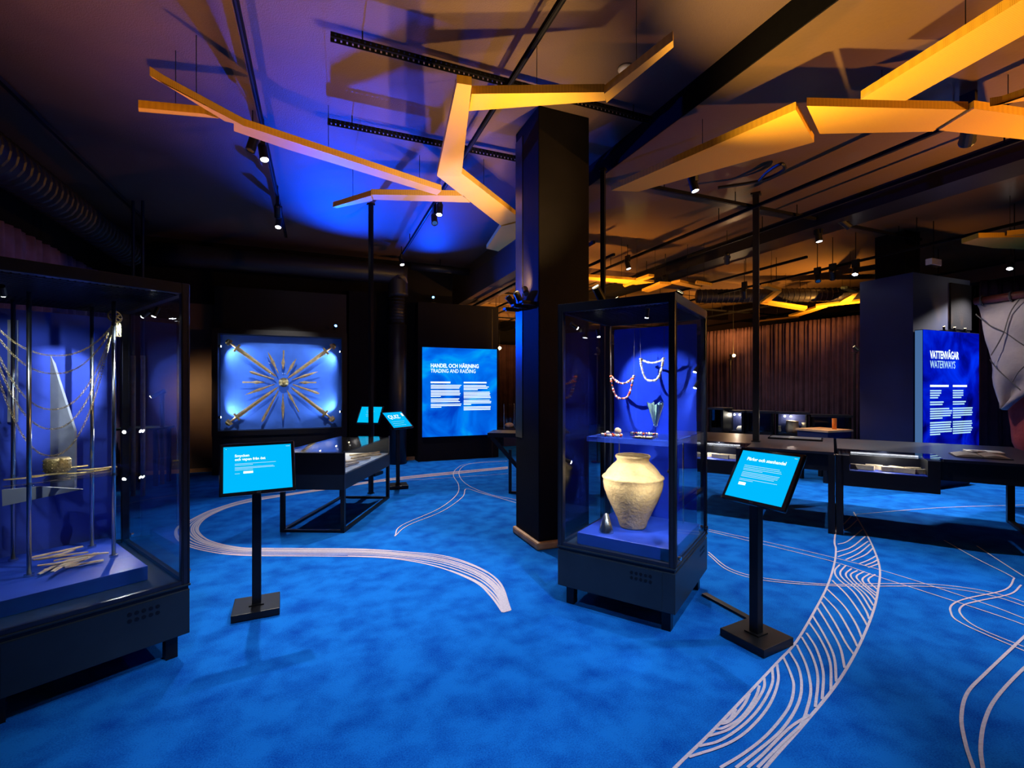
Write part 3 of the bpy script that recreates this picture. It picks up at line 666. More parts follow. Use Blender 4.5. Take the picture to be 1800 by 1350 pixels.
# small finds on the shelf
def beadring(v, x, y, z, R, cols, label, n=22, sq=.6):
    t = thing('bead_bracelet', label, 'bracelet', loc(v, x, y, z), v.rotation_euler.z)
    for ci, c in enumerate(cols):
        mb = MB()
        for i in range(n):
            if i % len(cols) == ci:
                a = 6.28 * i / n; mb.ball((R * math.cos(a), R * sq * math.sin(a), .009), .009 * random.uniform(.8, 1.15), 7, 5)
        mb.build('bead', c, t, smooth=True)
    return t
beadring(V1, -.17, -.03, 1.146, .075, ['red', 'bone', 'cream'], 'ring of red and bone beads on the blue shelf')
beadring(V1, .0, .18, 1.146, .10, ['darkbead', 'bone', 'tealglass', 'red'], 'long ring of mixed dark beads at the back of the shelf', 30, .35)
def lump(name, label, cat, v, x, y, z, r, m, sq=(1, .8, .6), grp=None):
    t = MB().ball((0, 0, r * sq[2]), r, 12, 8, sq); rr = random.Random(label)
    t.v = [(a * (1 + rr.uniform(-.12, .12)), b * (1 + rr.uniform(-.12, .12)), max(0, c * (1 + rr.uniform(-.1, .1)))) for a, b, c in t.v]
    return tag(t.build(name, m, None, loc(v, x, y, z), (0, 0, random.uniform(0, 3)), smooth=True), label, cat, grp)
lump('cowrie_shell', 'pale rounded cowrie shell on the bead ring', 'shell', V1, -.135, .0, 1.16, .028, 'bone', (1.2, .9, .8))
lump('cowrie_shell', 'small pinkish shell left of the pale cowrie shell', 'shell', V1, -.21, -.01, 1.15, .018, 'cream', (1.1, .9, .8))
t = thing('bead_tray', 'dark flat tray of beads beside the glass beaker', 'tray', loc(V1, .08, -.06, 1.146), V1.rotation_euler.z)
MB().box(-.07, .07, -.035, .035, 0, .006).build('tray_base', 'black', t); mb = MB()
for i in range(40): mb.ball((random.uniform(-.06, .06), random.uniform(-.028, .028), .009), .006, 6, 4)
mb.build('beads', 'bone', t)
q = MB().lathe([(.0, 0), (.03, 0), (.07, .13), (.072, .135), (.0, .135)][::1], 28)
# solid cone built in place of a light reflection by the jar foot
tag(MB().lathe([(.0, .0), (.052, .0), (.052, .006), (.016, .13), (.0, .135)], 28).build('glint_cone', 'steel', None, loc(V1, -.13, -.23, .49), smooth=True), 'small polished cone imitating a light reflection at the foot of the clay jar', 'cone')

# contents of the chain vitrine
for x, y in ((-.17, -.04), (.19, -.02), (-.19, .36), (.15, .30)):
    o = MB().cyl((x, y, .49), (x, y, 2.02), .0105, n=14).build('steel_rod', 'steel', V2, smooth=True); MB().cyl((x, y, .49), (x, y, .502), .022, n=14).build('foot_ring', 'steel', o)
sh = MB().box(-.36, .30, -.10, .42, .985, .993).build('shelf', 'glass', V2)
mb = MB()
for x, y in ((-.17, -.04), (.19, -.02), (-.19, .36), (.15, .30)): mb.cyl((x, y, .975), (x, y, .985), .02, n=12)
mb.build('shelf_clip', 'steel', sh)
MB().box(-.36, .25, -.14, -.138, .50, .508).build('cover_edge', 'glass', V2)
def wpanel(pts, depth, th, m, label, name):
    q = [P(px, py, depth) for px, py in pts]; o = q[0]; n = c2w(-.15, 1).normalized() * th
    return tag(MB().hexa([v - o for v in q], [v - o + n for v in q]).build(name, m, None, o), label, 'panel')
wpanel([(71, 568), (131, 758), (131, 858), (70, 858)], 3.02, .02, 'linen', 'pale grey wedge standing in for a glass reflection behind the chains', 'reflection_panel')  # solid wedge built in place of a reflection in the vitrine glass
wpanel([(13, 562), (27, 562), (27, 742), (13, 742)], 2.86, .02, 'linen', 'narrow pale strip standing in for a glass reflection behind the leftmost steel rod', 'reflection_panel')  # pale reflection built as a solid strip
wpanel([(3, 861), (68, 855), (145, 860), (4, 890)], 2.72, .01, 'paper', 'pale tilted plate standing in for reflections below the glass shelf', 'reflection_plate')  # plate shaped after pale reflections in the glass
def brooch(t, x, y, z, s=1.):
    mb = MB()
    mb.ring((x, y, z), .036 * s, .005, (.3, -1, .25), 20, 5)
    for a in range(7): mb.ring((x + .022 * s * math.cos(a * .9), y + .006 - .008 * math.cos(a * 2), z + .020 * s * math.sin(a * .9)), .012 * s, .0035, (.3, -1, .25), 10, 4)
    mb.ring((x, y - .006, z), .010 * s, .004, (.3, -1, .25), 10, 4)
    return mb.build('brooch', 'bronze', t, smooth=True)
def chain(mb, pts, link=.0095):
    c = catmull(pts, 40); acc = 0; k = 0; last = c[0]
    for p in c[1:]:
        acc += (p - last).length
        if acc >= link:
            d = (p - last).normalized(); ax = d.orthogonal() if k % 2 else d.cross(d.orthogonal()); mb.ring(p, .0052, .0018, ax, 7, 4, 1.); acc = 0; k += 1
        last = p
for (y, lab, dips, bx) in ((.0, 'long draped bronze chain necklace with openwork brooches in the tall vitrine', (.22, .32, .52, .63, .78), (.20, -.34)),):
    t = thing('chain_necklace', lab, 'necklace', loc(V2, 0, y, 1.93), V2.rotation_euler.z)
    for x in bx: brooch(t, x, 0, 0, 1.)
    for i, dp in enumerate(dips):
        mb = MB(); pts = []
        for k in range(9):
            a = -1 + k / 4; pts.append(((bx[0] + bx[1]) / 2 + (bx[0] - bx[1]) / 2 * a, (i - 2) * .012, -.03 - dp * (1 - abs(a) ** 2.2)))
        chain(mb, pts); mb.build('chain', 'bronze', t)
    for i in range(4):
        mb = MB(); chain(mb, [(bx[0] - .015 + i * .012, -.01, -.035), (bx[0] - .017 + i * .013, -.012, -.075), (bx[0] - .02 + i * .014, -.01, -.12)]); mb.build('pendant_chain', 'bronze', t)
kp = P(106, 829, 2.86)
k = thing('bronze_vessel', 'small knobbly bronze bowl on the glass shelf under the chains', 'vessel', loc(V2, -.03, .16, .993))
MB().lathe([(0, 0), (.035, 0), (.056, .02), (.062, .05), (.060, .085), (.054, .098), (.046, .10), (.0, .095)], 22).build('body', 'bronze', k, smooth=True)
mb = MB()
for i in range(16):
    for j in range(4): mb.ball((.061 * math.cos(6.28 * i / 16), .061 * math.sin(6.28 * i / 16), .025 + j * .02), .0032, 5, 4)
mb.build('knob', 'bronze', k, smooth=True)
def strip(name, label, cat, pos, ang, L, wd, bend, m, grp=None, pitch=0., th=.006):
    mb = MB(); n = 8; bt, tp = [], []
    for i in range(n + 1):
        t_ = i / n - .5; b = bend * (t_ * t_ - .25) * L; ww = wd * (1 - 1.6 * abs(t_) ** 2.5) / 2 + .001
        mb.v += [(t_ * L, b - ww, 0), (t_ * L, b + ww, 0), (t_ * L, b + ww * .7, th), (t_ * L, b - ww * .7, th)]
    for i in range(n):
        k = 4 * i
        for j in range(4): mb.f.append((k + j, k + (j + 1) % 4, k + 4 + (j + 1) % 4, k + 4 + j))
    mb.f.append((0, 1, 2, 3)); mb.f.append((4 * n, 4 * n + 1, 4 * n + 2, 4 * n + 3))
    return tag(mb.build(name, m, None, pos, (0, pitch, ang)), label, cat, grp)
hz = V2.rotation_euler.z
for i, (x, y, a, L, wd, bd) in enumerate(((.10, .12, .1, .20, .022, .5), (.14, .18, -.3, .16, .03, .3), (.18, .12, .4, .12, .02, -.5), (-.15, .06, .2, .22, .016, .6), (-.08, .02, -.2, .15, .014, -.4), (.05, .24, .0, .14, .02, .2))):
    strip('bronze_fragment', ('curved bronze strip at the end of the glass shelf', 'broad bronze plate piece on the shelf behind the bowl', 'short bent bronze piece near the shelf edge', 'long thin bronze arc left of the knobbly bowl', 'small thin bronze arc in front of the bowl', 'bronze strip at the rear of the shelf')[i], 'fragment', loc(V2, x, y, .996 + .004 * i), hz + a, L, wd, bd, 'bronze', 'bronze finds on the glass shelf')
for i in range(11):
    strip('antler_piece', 'long pale bone piece in the crossed pile on the vitrine plinth', 'bone', loc(V2, -.01 + random.uniform(-.05, .06), -.03 + random.uniform(-.07, .12), .493 + .007 * i), hz + random.uniform(-.5, .9), random.uniform(.16, .30), random.uniform(.016, .03), random.uniform(-.4, .6), 'bone', 'bone pieces on the vitrine plinth')

# ================================================================== SWORD CASE ON THE BACK WALL
SA = 9.55
def SP(zx, zy, a=SA): return PA(zx / 7.5 + 380, zy / 7.5 + 580, a)
b0, b1 = -1.60, .41; z0, z1 = .755, 2.44
ct = thing('sword_case', 'wide wall case with swords and spearheads arranged as a star', 'display case', ((b0 + b1) / 2, SA + .1, 0)); hb = (b1 - b0) / 2
MB().box(-hb - .05, hb + .05, .06, .10, z0 - .05, z1 + .05).build('back_board', 'black', ct)
MB().box(-hb, hb, .045, .06, z0, z1).build('blue_panel', 'bluepanel2', ct)
for (x0, x1, za, zb_) in ((-hb - .09, -hb, z0 - .09, z1 + .09), (hb, hb + .09, z0 - .09, z1 + .09), (-hb, hb, z1, z1 + .09), (-hb, hb, z0 - .09, z0)):
    MB().box(x0, x1, -.20, .10, za, zb_).build('case_frame', 'black', ct)
MB().box(-hb, hb, -.185, -.178, z0, z1).build('glass_pane', 'glass', ct)
MB().box(-hb - .09, hb + .09, -.16, .3, 0, z0 - .09).build('lower_cabinet', 'black', ct)
MB().box(-hb - .09, hb + .09, .05, .3, z1 + .09, 3.3).build('upper_panel', 'black', ct)
for zy_, s in ((215, -1), (1150, -1), (245, 1), (1105, 1)):
    z = SP(45, zy_).z; x = s * (hb - .012)
    o = MB().box(x - .02, x + .02, -.14, -.09, z - .02, z + .02).build('case_lamp', 'black', ct)
    MB().cyl((x - s * .02, -.115, z), (x - s * .024, -.115, z), .014, n=10).build('lens', 'lens', o)
    lamp('case_beam', 'SPOT', (x - s * .03, -.115, z), 40, COOL, ct, (x - s * .8, .03, 1.6), 110, .7, .012)
def ab(zx, zy): return SP(zx, zy)
def blade(name, label, p0, p1, wmax, hilt, grp, style):
    a, b = ab(*p0), ab(*p1); d = b - a; L = d.length; dx = d.normalized(); up = Vector((0, -1, 0)); sd = up.cross(dx)
    t = thing(name, label, 'sword' if hilt else 'spearhead', a, group=grp)
    m3 = frame_of(dx, sd, up, a); t.rotation_euler = m3.to_euler()
    if hilt:                                   # a = pommel end
        ph = .035; MB().ball((0, 0, 0), .05, 10, 6, (.55, 1, .5)).build('pommel', 'bronze', t, smooth=True)
        MB().box(-.035 + .05, .03 + .01 + .02, -.055, .055, -.014, .014).build('pommel_bar', 'iron', t)
        MB().cyl((.05, 0, 0), (.17, 0, 0), .017, .019, 10).build('grip', 'iron', t)
        MB().box(.165, .20, -.075, .075, -.018, .018).build('guard', 'bronze', t, bevel=.004)
        mb = MB(); w0 = wmax / 2; n = [(.20, w0), (L * .8, w0 * .72), (L * .95, w0 * .45), (L, .002)]
        for x, ww in n: mb.v += [(x, -ww, 0), (x, 0, .010), (x, ww, 0), (x, 0, -.010)]
        for i in range(3):
            for j in range(4): mb.f.append((4 * i + j, 4 * i + (j + 1) % 4, 4 * i + 4 + (j + 1) % 4, 4 * i + 4 + j))
        mb.f += [(0, 1, 2, 3), (12, 13, 14, 15)]
        o = mb.build('blade', 'iron', t); MB().box(.21, L * .75, -.008, .008, .009, .0115).build('fuller', 'bronze', o)
    else:                                      # a = inner end
        n = [(0, .006), (L * .3, wmax * .28), (L * .5, wmax * .5), (L * .8, wmax * .3), (L, .002)] if style == 0 else ([(0, .004), (L * .35, wmax * .5), (L * .6, wmax * .2), (L * .62, .012), (L, .014)] if style == 1 else [(0, .01), (L * .25, wmax * .3), (L * .7, wmax * .45), (L * .9, wmax * .5), (L, wmax * .12)])
        mb = MB()
        for x, ww in n: mb.v += [(x, -ww, 0), (x, 0, .012), (x, ww, 0), (x, 0, -.012)]
        for i in range(len(n) - 1):
            for j in range(4): mb.f.append((4 * i + j, 4 * i + (j + 1) % 4, 4 * i + 4 + (j + 1) % 4, 4 * i + 4 + j))
        k = 4 * len(n) - 4; mb.f += [(0, 1, 2, 3), (k, k + 1, k + 2, k + 3)]
        mb.build('blade', 'iron', t)
        MB().cyl((L * .05, 0, -.01), (L * .05, 0, -.06), .004, n=6).build('mounting_pin', 'steel', t)
    return t
for lab, a, b in (('sword pointing in from the upper corner by the tall vitrine', (150, 150), (800, 620)), ('sword with reddish pommel in the upper corner by the duct', (1555, 205), (940, 640)),
                  ('sword in the lower corner nearest the tall vitrine', (150, 1235), (820, 750)), ('sword in the lower corner nearest the far tablet', (1540, 1185), (980, 750))):
    blade('sword', lab, a, b, .075, True, 'swords in the wall case', 0)
clock = ('eleven', 'twelve', 'one', 'two', 'three', 'four', 'five', 'six', 'seven', 'eight', 'nine', 'ten')
for i, (a, b, st) in enumerate((((820, 570), (680, 290), 0), ((880, 520), (890, 270), 1), ((930, 590), (1055, 380), 0), ((1000, 660), (1340, 550), 0), ((1090, 693), (1320, 693), 1), ((1010, 720), (1360, 840), 2),
                            ((930, 790), (1090, 1080), 1), ((880, 840), (880, 1195), 0), ((820, 800), (600, 1215), 2), ((770, 715), (380, 855), 0), ((640, 690), (345, 690), 1), ((760, 650), (440, 550), 2))):
    blade('spearhead', 'iron spearhead at the %s o\'clock place of the star' % clock[i], a, b, (.055, .06, .05)[st], False, 'spearheads in the wall case', st)
q = SP(890, 692); t = thing('shield_boss', 'round bronze shield boss at the centre of the sword star', 'shield boss', q, rot=(math.pi / 2, 0, 0))
MB().lathe([(0, -.02), (.082, -.02), (.084, -.012), (.06, .0), (.055, .03), (.035, .055), (.0, .062)], 24).build('dome', 'bronze', t, smooth=True)
mb = MB()
for i in range(8): mb.ball((.07 * math.cos(i * .785), .07 * math.sin(i * .785), -.005), .007, 6, 4)
mb.build('rivet', 'iron', t)

# ================================================================== LIT TEXT PANELS
def lines(rows, x0, wmax, z, dz, h, rnd):
    mb = MB()
    for r in rows:
        if r: mb.box(x0, x0 + wmax * r, -.002, -.0005, z - h, z)
        z -= dz
    return mb, z
pnl = thing('trading_panel', 'black freestanding wall with a blue lit text panel by the dark duct', 'information panel', (2.74, 9.75, 0)); pnl['kind'] = 'thing'
MB().box(-.87, .87, -.13, .15, 0, 3.25).build('panel_wall', 'wall', pnl)
MB().box(.72, .735, -.132, -.128, 0, 3.2).build('joint', 'black', pnl)
x0, x1, za, zb_ = -.785, .82, .50, 2.33
sb = MB().box(x0, x1, -.16, -.13, za, zb_).build('lightbox', 'smoke1', pnl)
SX, SZ = (x1 - x0) / (1085 - 60), (zb_ - za) / (1200.0)     # screen units of the traced panel
def hx(zx): return x0 + (zx - 60) * SX
def hz_(zy): return zb_ - (zy - 60) * SZ
text_mesh('heading', 'HANDEL OCH HÄRJNING', .112, 'text', sb, (hx(165), -.163, hz_(328)), sx=.80, bold=.0035)
text_mesh('subheading', 'TRADING AND RAIDING', .112, 'text', sb, (hx(165), -.163, hz_(398)), sx=.77, bold=.0008)
def para(x, wd, y0, groups, parent, m='text', h=.6):
    mb = MB(); y = y0
    for g in groups:
        for r in g: mb.box(hx(x), hx(x + wd * r), -.164, -.162, hz_(y + 18 * h), hz_(y)); y += 19.5
        y += 14
    mb.build('body_text', m, parent)
MB().box(hx(165), hx(430), -.164, -.162, hz_(540), hz_(518)).build('lead_line', 'text', sb); MB().box(hx(612), hx(935), -.164, -.162, hz_(540), hz_(520)).build('lead_line', 'text', sb)
para(168, 412, 562, ((1, .96, .93), (.94, .94, .97, .95, .32), (.93, .9, .95), (1, .98, .34)), sb)
para(612, 395, 565, ((.8, .9, .85, .5), (.93, .95, .93, .96, .97), (.93, .99, .98, .26), (.97, .96, .96)), sb)

wb = thing('waterways_lightbox', 'tall deep blue lit text panel in front of the navy pillar', 'information panel', (8.0, 4.13, 0))
MB().box(0, 1.44, -.07, .03, .30, 2.34).build('box_body', 'frame', wb)
ws = MB().box(.004, 1.436, -.075, -.07, .32, 2.335).build('lit_front', 'smoke2', wb)
MB().box(-.004, .0, -.065, .025, .32, 2.33).build('lit_side', emis('pale_blue_side', (.10, .24, .55), .6), wb)
text_mesh('heading', 'VATTENVÄGAR', .155, 'text', ws, (.16, -.078, 1.93), sx=.66, bold=.004)
text_mesh('subheading', 'WATERWAYS', .155, 'textb', ws, (.16, -.078, 1.79), sx=.66, bold=.0005)
def para2(x, wd, z, groups):
    mb = MB()
    for g in groups:
        for r in g: mb.box(x, x + wd * r, -.079, -.077, z - .019, z); z -= .034
        z -= .03
    mb.build('body_text', 'textb', ws)
MB().box(.16, .62, -.079, -.077, 1.515, 1.545).build('lead_line', 'text', ws); MB().box(.73, 1.10, -.079, -.077, 1.515, 1.545).build('lead_line', 'text', ws)
para2(.16, .55, 1.47, ((.5, .49, .42, .35), (.6, .55), (.86, 1, .97, .92, .55), (.96, .93, .92, 1, .98, .45)))
para2(.73, .52, 1.47, ((.52, .52, .52, .42), (.65, .58), (1, .97, 1, .96, .4), (.96, .98, .94, 1, .95, .9)))
para2(.73, .52, .62, ((1, .9, .55),))

# ================================================================== TABLETS ON STANDS
def tablet_stand(label, bx, by, bhead, tx, ty, tz, thead, tilt, W, H, title, rows, button=True, plate=True, scr='screen'):
    o = c2w(bx, by); t = thing('tablet_stand', label, 'tablet stand', (o.x, o.y, 0), yaw(bhead))
    pl = MB().box(-.14, .14, -.14, .14, .004, .05).build('base_plate', 'black', t, bevel=.003); MB().box(-.13, .13, -.13, .13, 0, .004).build('base_pad', 'black', pl)
    inv = Matrix.Rotation(-yaw(bhead), 4, 'Z') @ Matrix.Translation((-o.x, -o.y, 0))
    c = c2w(tx, ty, tz); loc_ = inv @ c; rz = yaw(thead) - yaw(bhead)
    R = Matrix.Rotation(rz, 4, 'Z') @ Matrix.Rotation(-math.radians(tilt), 4, 'X'); eu = R.to_euler()
    back = R @ Vector((0, .045, -.02)) + loc_
    MB().box(-.027, .027, -.027, .027, .05, max(.5, back.z - .02)).build('post', 'black', t, bevel=.003)
    MB().bar(Vector((0, 0, back.z - .03)), back, .05, .05).build('bracket', 'black', t)
    MB().box(-.045, .045, -.045, .045, .05, .058).build('collar', 'black', t)
    b = .022
    tb = MB().box(-W / 2 - b, W / 2 + b, .0, .026, -H / 2 - b, H / 2 + b).build('tablet_housing', 'blackg', t, loc_, eu, bevel=.006)
    MB().box(-W / 2, W / 2, -.0015, .001, -H / 2, H / 2).build('display', scr, tb)
    MB().box(-.012, .012, -.001, .002, -H / 2 - .016, -H / 2 - .006).build('badge', 'frame', tb)
    if title:
        for i, s in enumerate(title[0]): text_mesh('title_line', s, title[1], 'text', tb, (title[2] * W, -.0025, H / 2 - title[3] * H - i * title[1] * 1.02), bold=.0006, sx=title[4])
    mb = MB()
    for (u0, u1, v) in rows: mb.box(-W / 2 + u0 * W, -W / 2 + u1 * W, -.0028, -.002, H / 2 - v * H - .0026, H / 2 - v * H)
    if rows: mb.build('body_text', 'textb', tb)
    if button: MB().box(-W / 2 + button[0] * W, -W / 2 + button[1] * W, -.003, -.002, H / 2 - button[3] * H, H / 2 - button[2] * H).build('button', 'text', tb)
    return t
tablet_stand('tablet on a black stand beside the chain vitrine', -1.72, 3.197, 25.6, -1.64, 3.07, .985, 30.6, 22, .39, .294, (['Smycken', 'och vapen från öst'], .0235, -.34, .235, .98),
             [(.16, .76, .385), (.16, .42, .415), (.16, .72, .465), (.16, .74, .49), (.16, .42, .52), (.16, .23, .60), (.92, .985, .04), (.03, .045, .045)], (.28, .42, .56, .61))
tablet_stand('tilted tablet on a black stand beside the jar vitrine', 1.447, 2.813, 29, 1.425, 2.715, .992, -61.1, 34.1, .342, .305, (['Pärlor och stenhandel'], .029, -.36, .20, .92),
             [(.14, .77, .31), (.14, .80, .345), (.14, .82, .38), (.15, .50, .41), (.15, .81, .455), (.15, .80, .485), (.15, .79, .515), (.15, .74, .545), (.15, .81, .60), (.15, .40, .63), (.93, .98, .04)], (.16, .29, .675, .735))
tablet_stand('far tablet half hidden by the slim power pole', -2.42, 8.2, -13.8, -2.399, 8.0, 1.05, -13.8, 29.5, .384, .294, None, [(.3, .65, .2), (.3, .7, .3), (.32, .66, .38), (.3, .68, .5), (.34, .55, .6)], None, scr='screen2')
q = tablet_stand('far slanting tablet reading quiz next to the table case', -1.72, 7.15, 20, -1.70, 7.05, 1.03, 62, 46, .40, .30, (['QUIZ'], .10, -.40, .42, 1.), [(.1, .8, .62), (.1, .7, .74), (.1, .75, .86)], (.88, .98, .1, .3), scr='screen')

# ================================================================== TABLE CASE WITH WEAPONS
nx, ny = -1.735, 4.906; hd_ = math.radians(-2.5); ux, uy = math.cos(hd_), math.sin(hd_)
W_, L_ = .68, 1.56
cxx, cyy = nx - W_ / 2 * ux - L_ / 2 * uy, ny - W_ / 2 * uy + L_ / 2 * ux
o = c2w(cxx, cyy); TC = thing('table_case', 'long low black table case with a glass top and lit iron finds', 'display case', (o.x, o.y, 0), yaw(-2.5)); hw, hl = W_ / 2, L_ / 2
MB().box(-hw, hw, -hl, hl, .445, .60).build('case_body', 'slate', TC)
MB().box(-hw, hw, -hl, -hl + .02, .60, .825).build('front_panel', 'black', TC)
MB().box(-hw, -hw + .02, -hl + .02, hl, .60, .825).build('side_panel', 'black', TC)
MB().box(-hw, hw, hl - .02, hl, .60, .825).build('end_panel', 'black', TC)
MB().box(-hw + .02, hw - .01, -hl + .02, hl - .02, .60, .615).build('display_board', 'linen', TC)
MB().box(hw - .008, hw, -hl + .03, hl - .03, .60, .825).build('side_window', 'glass', TC)
MB().box(-hw, hw, -hl, hl, .825, .84).build('glass_top', 'glassr', TC)
for s in (-1, 1): MB().box(hw - .012, hw + .002, s * (hl - .012) - .012, s * (hl - .012) + .012, .445, .845).build('corner_trim', 'frame', TC)
for sx in (-1, 1):
    for sy in (-1, 1): MB().box(sx * (hw - .02) - .02, sx * (hw - .02) + .02, sy * (hl - .02) - .02, sy * (hl - .02) + .02, 0, .445).build('leg', 'black', TC)
for s in (-1, 1): MB().box(-hw + .04, hw - .04, s * (hl - .02) - .02, s * (hl - .02) + .02, 0, .025).build('floor_bar', 'black', TC)
for s in (-1, 1): MB().box(s * (hw - .02) - .02, s * (hw - .02) + .02, -hl + .04, hl - .04, 0, .025).build('floor_bar', 'black', TC)
for i, y in enumerate((-.70, -.2, .25, .66)):
    o = MB().cyl((-.18, y, .775), (-.20, y, .80), .014, n=10).build('case_lamp', 'chrome', TC); MB().ball((-.178, y, .772), .011, 8, 6).build('bulb', 'bulb', o)
    lamp('case_light', 'POINT', (-.16, y, .76), 3.2, (1, .85, .65), TC, radius=.012)
for i, (x, y, a, L, wd) in enumerate(((.12, -.55, .8, .34, .05), (.2, -.30, 1.2, .30, .045), (.05, -.15, .6, .36, .05), (.18, .05, 1.0, .34, .04), (.1, .28, 1.35, .3, .05), (.22, .42, .9, .26, .04), (.05, .5, .7, .3, .05), (.18, .63, 1.2, .2, .04))):
    strip('iron_blade', 'iron blade fragment number %s from the front of the table case' % ('one', 'two', 'three', 'four', 'five', 'six', 'seven', 'eight')[i], 'blade', TC.matrix_basis @ Vector((x, y, .625)), TC.rotation_euler.z + a, L, wd, .1, 'iron', 'iron blades in the table case', th=.02)

# ================================================================== LONG COUNTERS
Jx, Jy = 3.318, 4.854; EX, EY = c2w(math.cos(math.radians(-34)), math.sin(math.radians(-34))), c2w(math.sin(math.radians(34)), math.cos(math.radians(34)))
def counter(label, s0, case0, case1, finds, seed, cat='counter'):
    base = c2w(Jx, Jy) + EX * s0; t = thing('display_counter', label, 'display counter', (base.x, base.y, 0), yaw(-34)); W = 1.63
    MB().box(.01, W, .40, 1.65, .815, .84).build('worktop', 'frame', t)
    MB().box(.01, W, 0, .40, .815, .84).build('front_worktop', 'frame', t) if False else None
    for a, b in ((.01, case0 - .02), (case1 + .02, W)):
        if b - a > .03: MB().box(a, b, 0, .40, .815, .84).build('front_worktop', 'frame', t)
    MB().box(case0 - .02, case1 + .02, 0, .40, .828, .84).build('glass_top', 'glassr', t)
    MB().box(.02, W - .01, 1.57, 1.60, .64, .815).build('apron', 'black', t); MB().box(case1 + .001, W - .01, .03, .06, .64, .815).build('apron', 'black', t)
    for x0_, x1_ in ((.02, .05), (W - .04, W - .01)): MB().box(x0_, x1_, .06, 1.57, .64, .815).build('apron', 'black', t)
    cs = MB()
    cs.box(case0, case1, .0, .50, .51, .66); cs.box(case0, case0 + .07, .0, .50, .66, .815); cs.box(case1 - .09, case1, .0, .50, .66, .815); cs.box(case0 + .07, case1 - .09, .46, .50, .66, .815)
    k = cs.build('case_body', 'black', t); MB().box(case0 + .07, case1 - .09, .008, .46, .66, .668).build('case_floor', 'plinth', k)
    MB().box(case0 + .07, case1 - .09, .0, .006, .66, .828).build('case_window', 'glass', k)
    MB().box(case0 + .09, case1 - .11, .42, .44, .795, .812).build('light_strip', emis('strip_light', (1, .92, .8), 6), k)
    lamp('case_light', 'POINT', ((case0 + case1) / 2, .18, .79), 3.0, WHITE, t, radius=.02)
    for x in (.03, W - .02):
        for y in (.03, 1.60): MB().box(x - .03, x + .03, y - .03, y + .03, 0, .64 if y > .1 else .815).build('leg', 'black', t)
        MB().box(x - .025, x + .025, .06, 1.57, 0, .03).build('floor_bar', 'black', t)
    rn = random.Random(seed)
    for i, (x, y, L, wd) in enumerate(finds[1]):
        q_ = t.matrix_basis @ Vector((x, y, .670)); strip(finds[0], finds[2][i], finds[3], q_, yaw(-34) + rn.uniform(-.5, .5), L, wd * 1.5, rn.uniform(-.3, .3), 'bone', finds[4], th=.045)
    return t
CT1 = counter('long dark counter with a lit case of carved bone near the waterways lightbox', 0., .04, .80,
        ('bone_carving', ((.22, .15, .20, .04), (.32, .22, .14, .05), (.42, .14, .09, .05), (.50, .2, .12, .06), (.55, .12, .17, .035), (.62, .22, .14, .05), (.66, .13, .13, .03)),
         ('long pale bone carving at the dark end of the lit case', 'second pale bone carving behind the long one', 'round pale bone bead in the middle of the lit case', 'broad bone piece behind the round bone bead', 'thin bone comb at the front of the lit case', 'pale bone handle behind the thin comb', 'slanting bone pin at the bright end of the lit case'), 'carving', 'bone carvings in the counter case'), 3)
CT2 = counter('long dark counter behind the tilted tablet with the thick pole on top', -1.65, .04, .80,
        ('silver_bar', ((.52, .14, .2, .03), (.60, .2, .18, .04), (.45, .2, .2, .04), (.3, .15, .2, .03), (.2, .2, .15, .03)),
         ('pale metal bar at the open end of the counter case', 'second pale metal bar behind the first in the case', 'pale metal strip in the middle of the case', 'slim pale metal rod seen through the jar vitrine', 'short pale metal rod at the far end of the case'), 'bar', 'metal bars in the counter case'), 4)
def on_counter(t, x, y, name, label, cat, builder):
    q_ = t.matrix_basis @ Vector((x, y, .84)); o = thing(name, label, cat, q_, t.rotation_euler.z); builder(o); return o
def flat_screen(o):
    MB().box(-.30, .30, -.16, .16, 0, .02).build('housing', 'blackg', o, bevel=.004); MB().box(-.28, .28, -.14, .14, .02, .022).build('glass_cover', 'slate', o)
on_counter(CT2, 1.22, 1.25, 'table_screen', 'flat dark touch panel lying on the counter by the thick pole', 'touch panel', flat_screen)
def book(o):
    MB().box(-.20, .20, -.15, .15, 0, .006).build('cover', 'board', o)
    for s in (-1, 1):
        mb = MB(); n = 6
        for i in range(n + 1): x = s * (.005 + .185 * i / n); z = .006 + .022 * math.sin(math.pi * min(1, .15 + i / n * .8)); mb.v += [(x, -.14, z), (x, .14, z), (x, .14, .006), (x, -.14, .006)]
        for i in range(n):
            for j in range(4): mb.f.append((4 * i + j, 4 * i + (j + 1) % 4, 4 * i + 4 + (j + 1) % 4, 4 * i + 4 + j))
        mb.build('page_block', 'linen', o)
on_counter(CT1, 1.14, .42, 'open_book', 'open book with pale pages on the counter near the sail', 'book', book)
def leaflet(o):
    MB().box(-.14, .14, -.10, .10, 0, .012).build('sheet', 'linen', o); MB().box(-.09, .02, -.07, .02, .012, .013).build('picture', 'curt', o)
on_counter(CT1, 1.25, .86, 'leaflet', 'pale printed leaflet behind the open book', 'leaflet', leaflet)

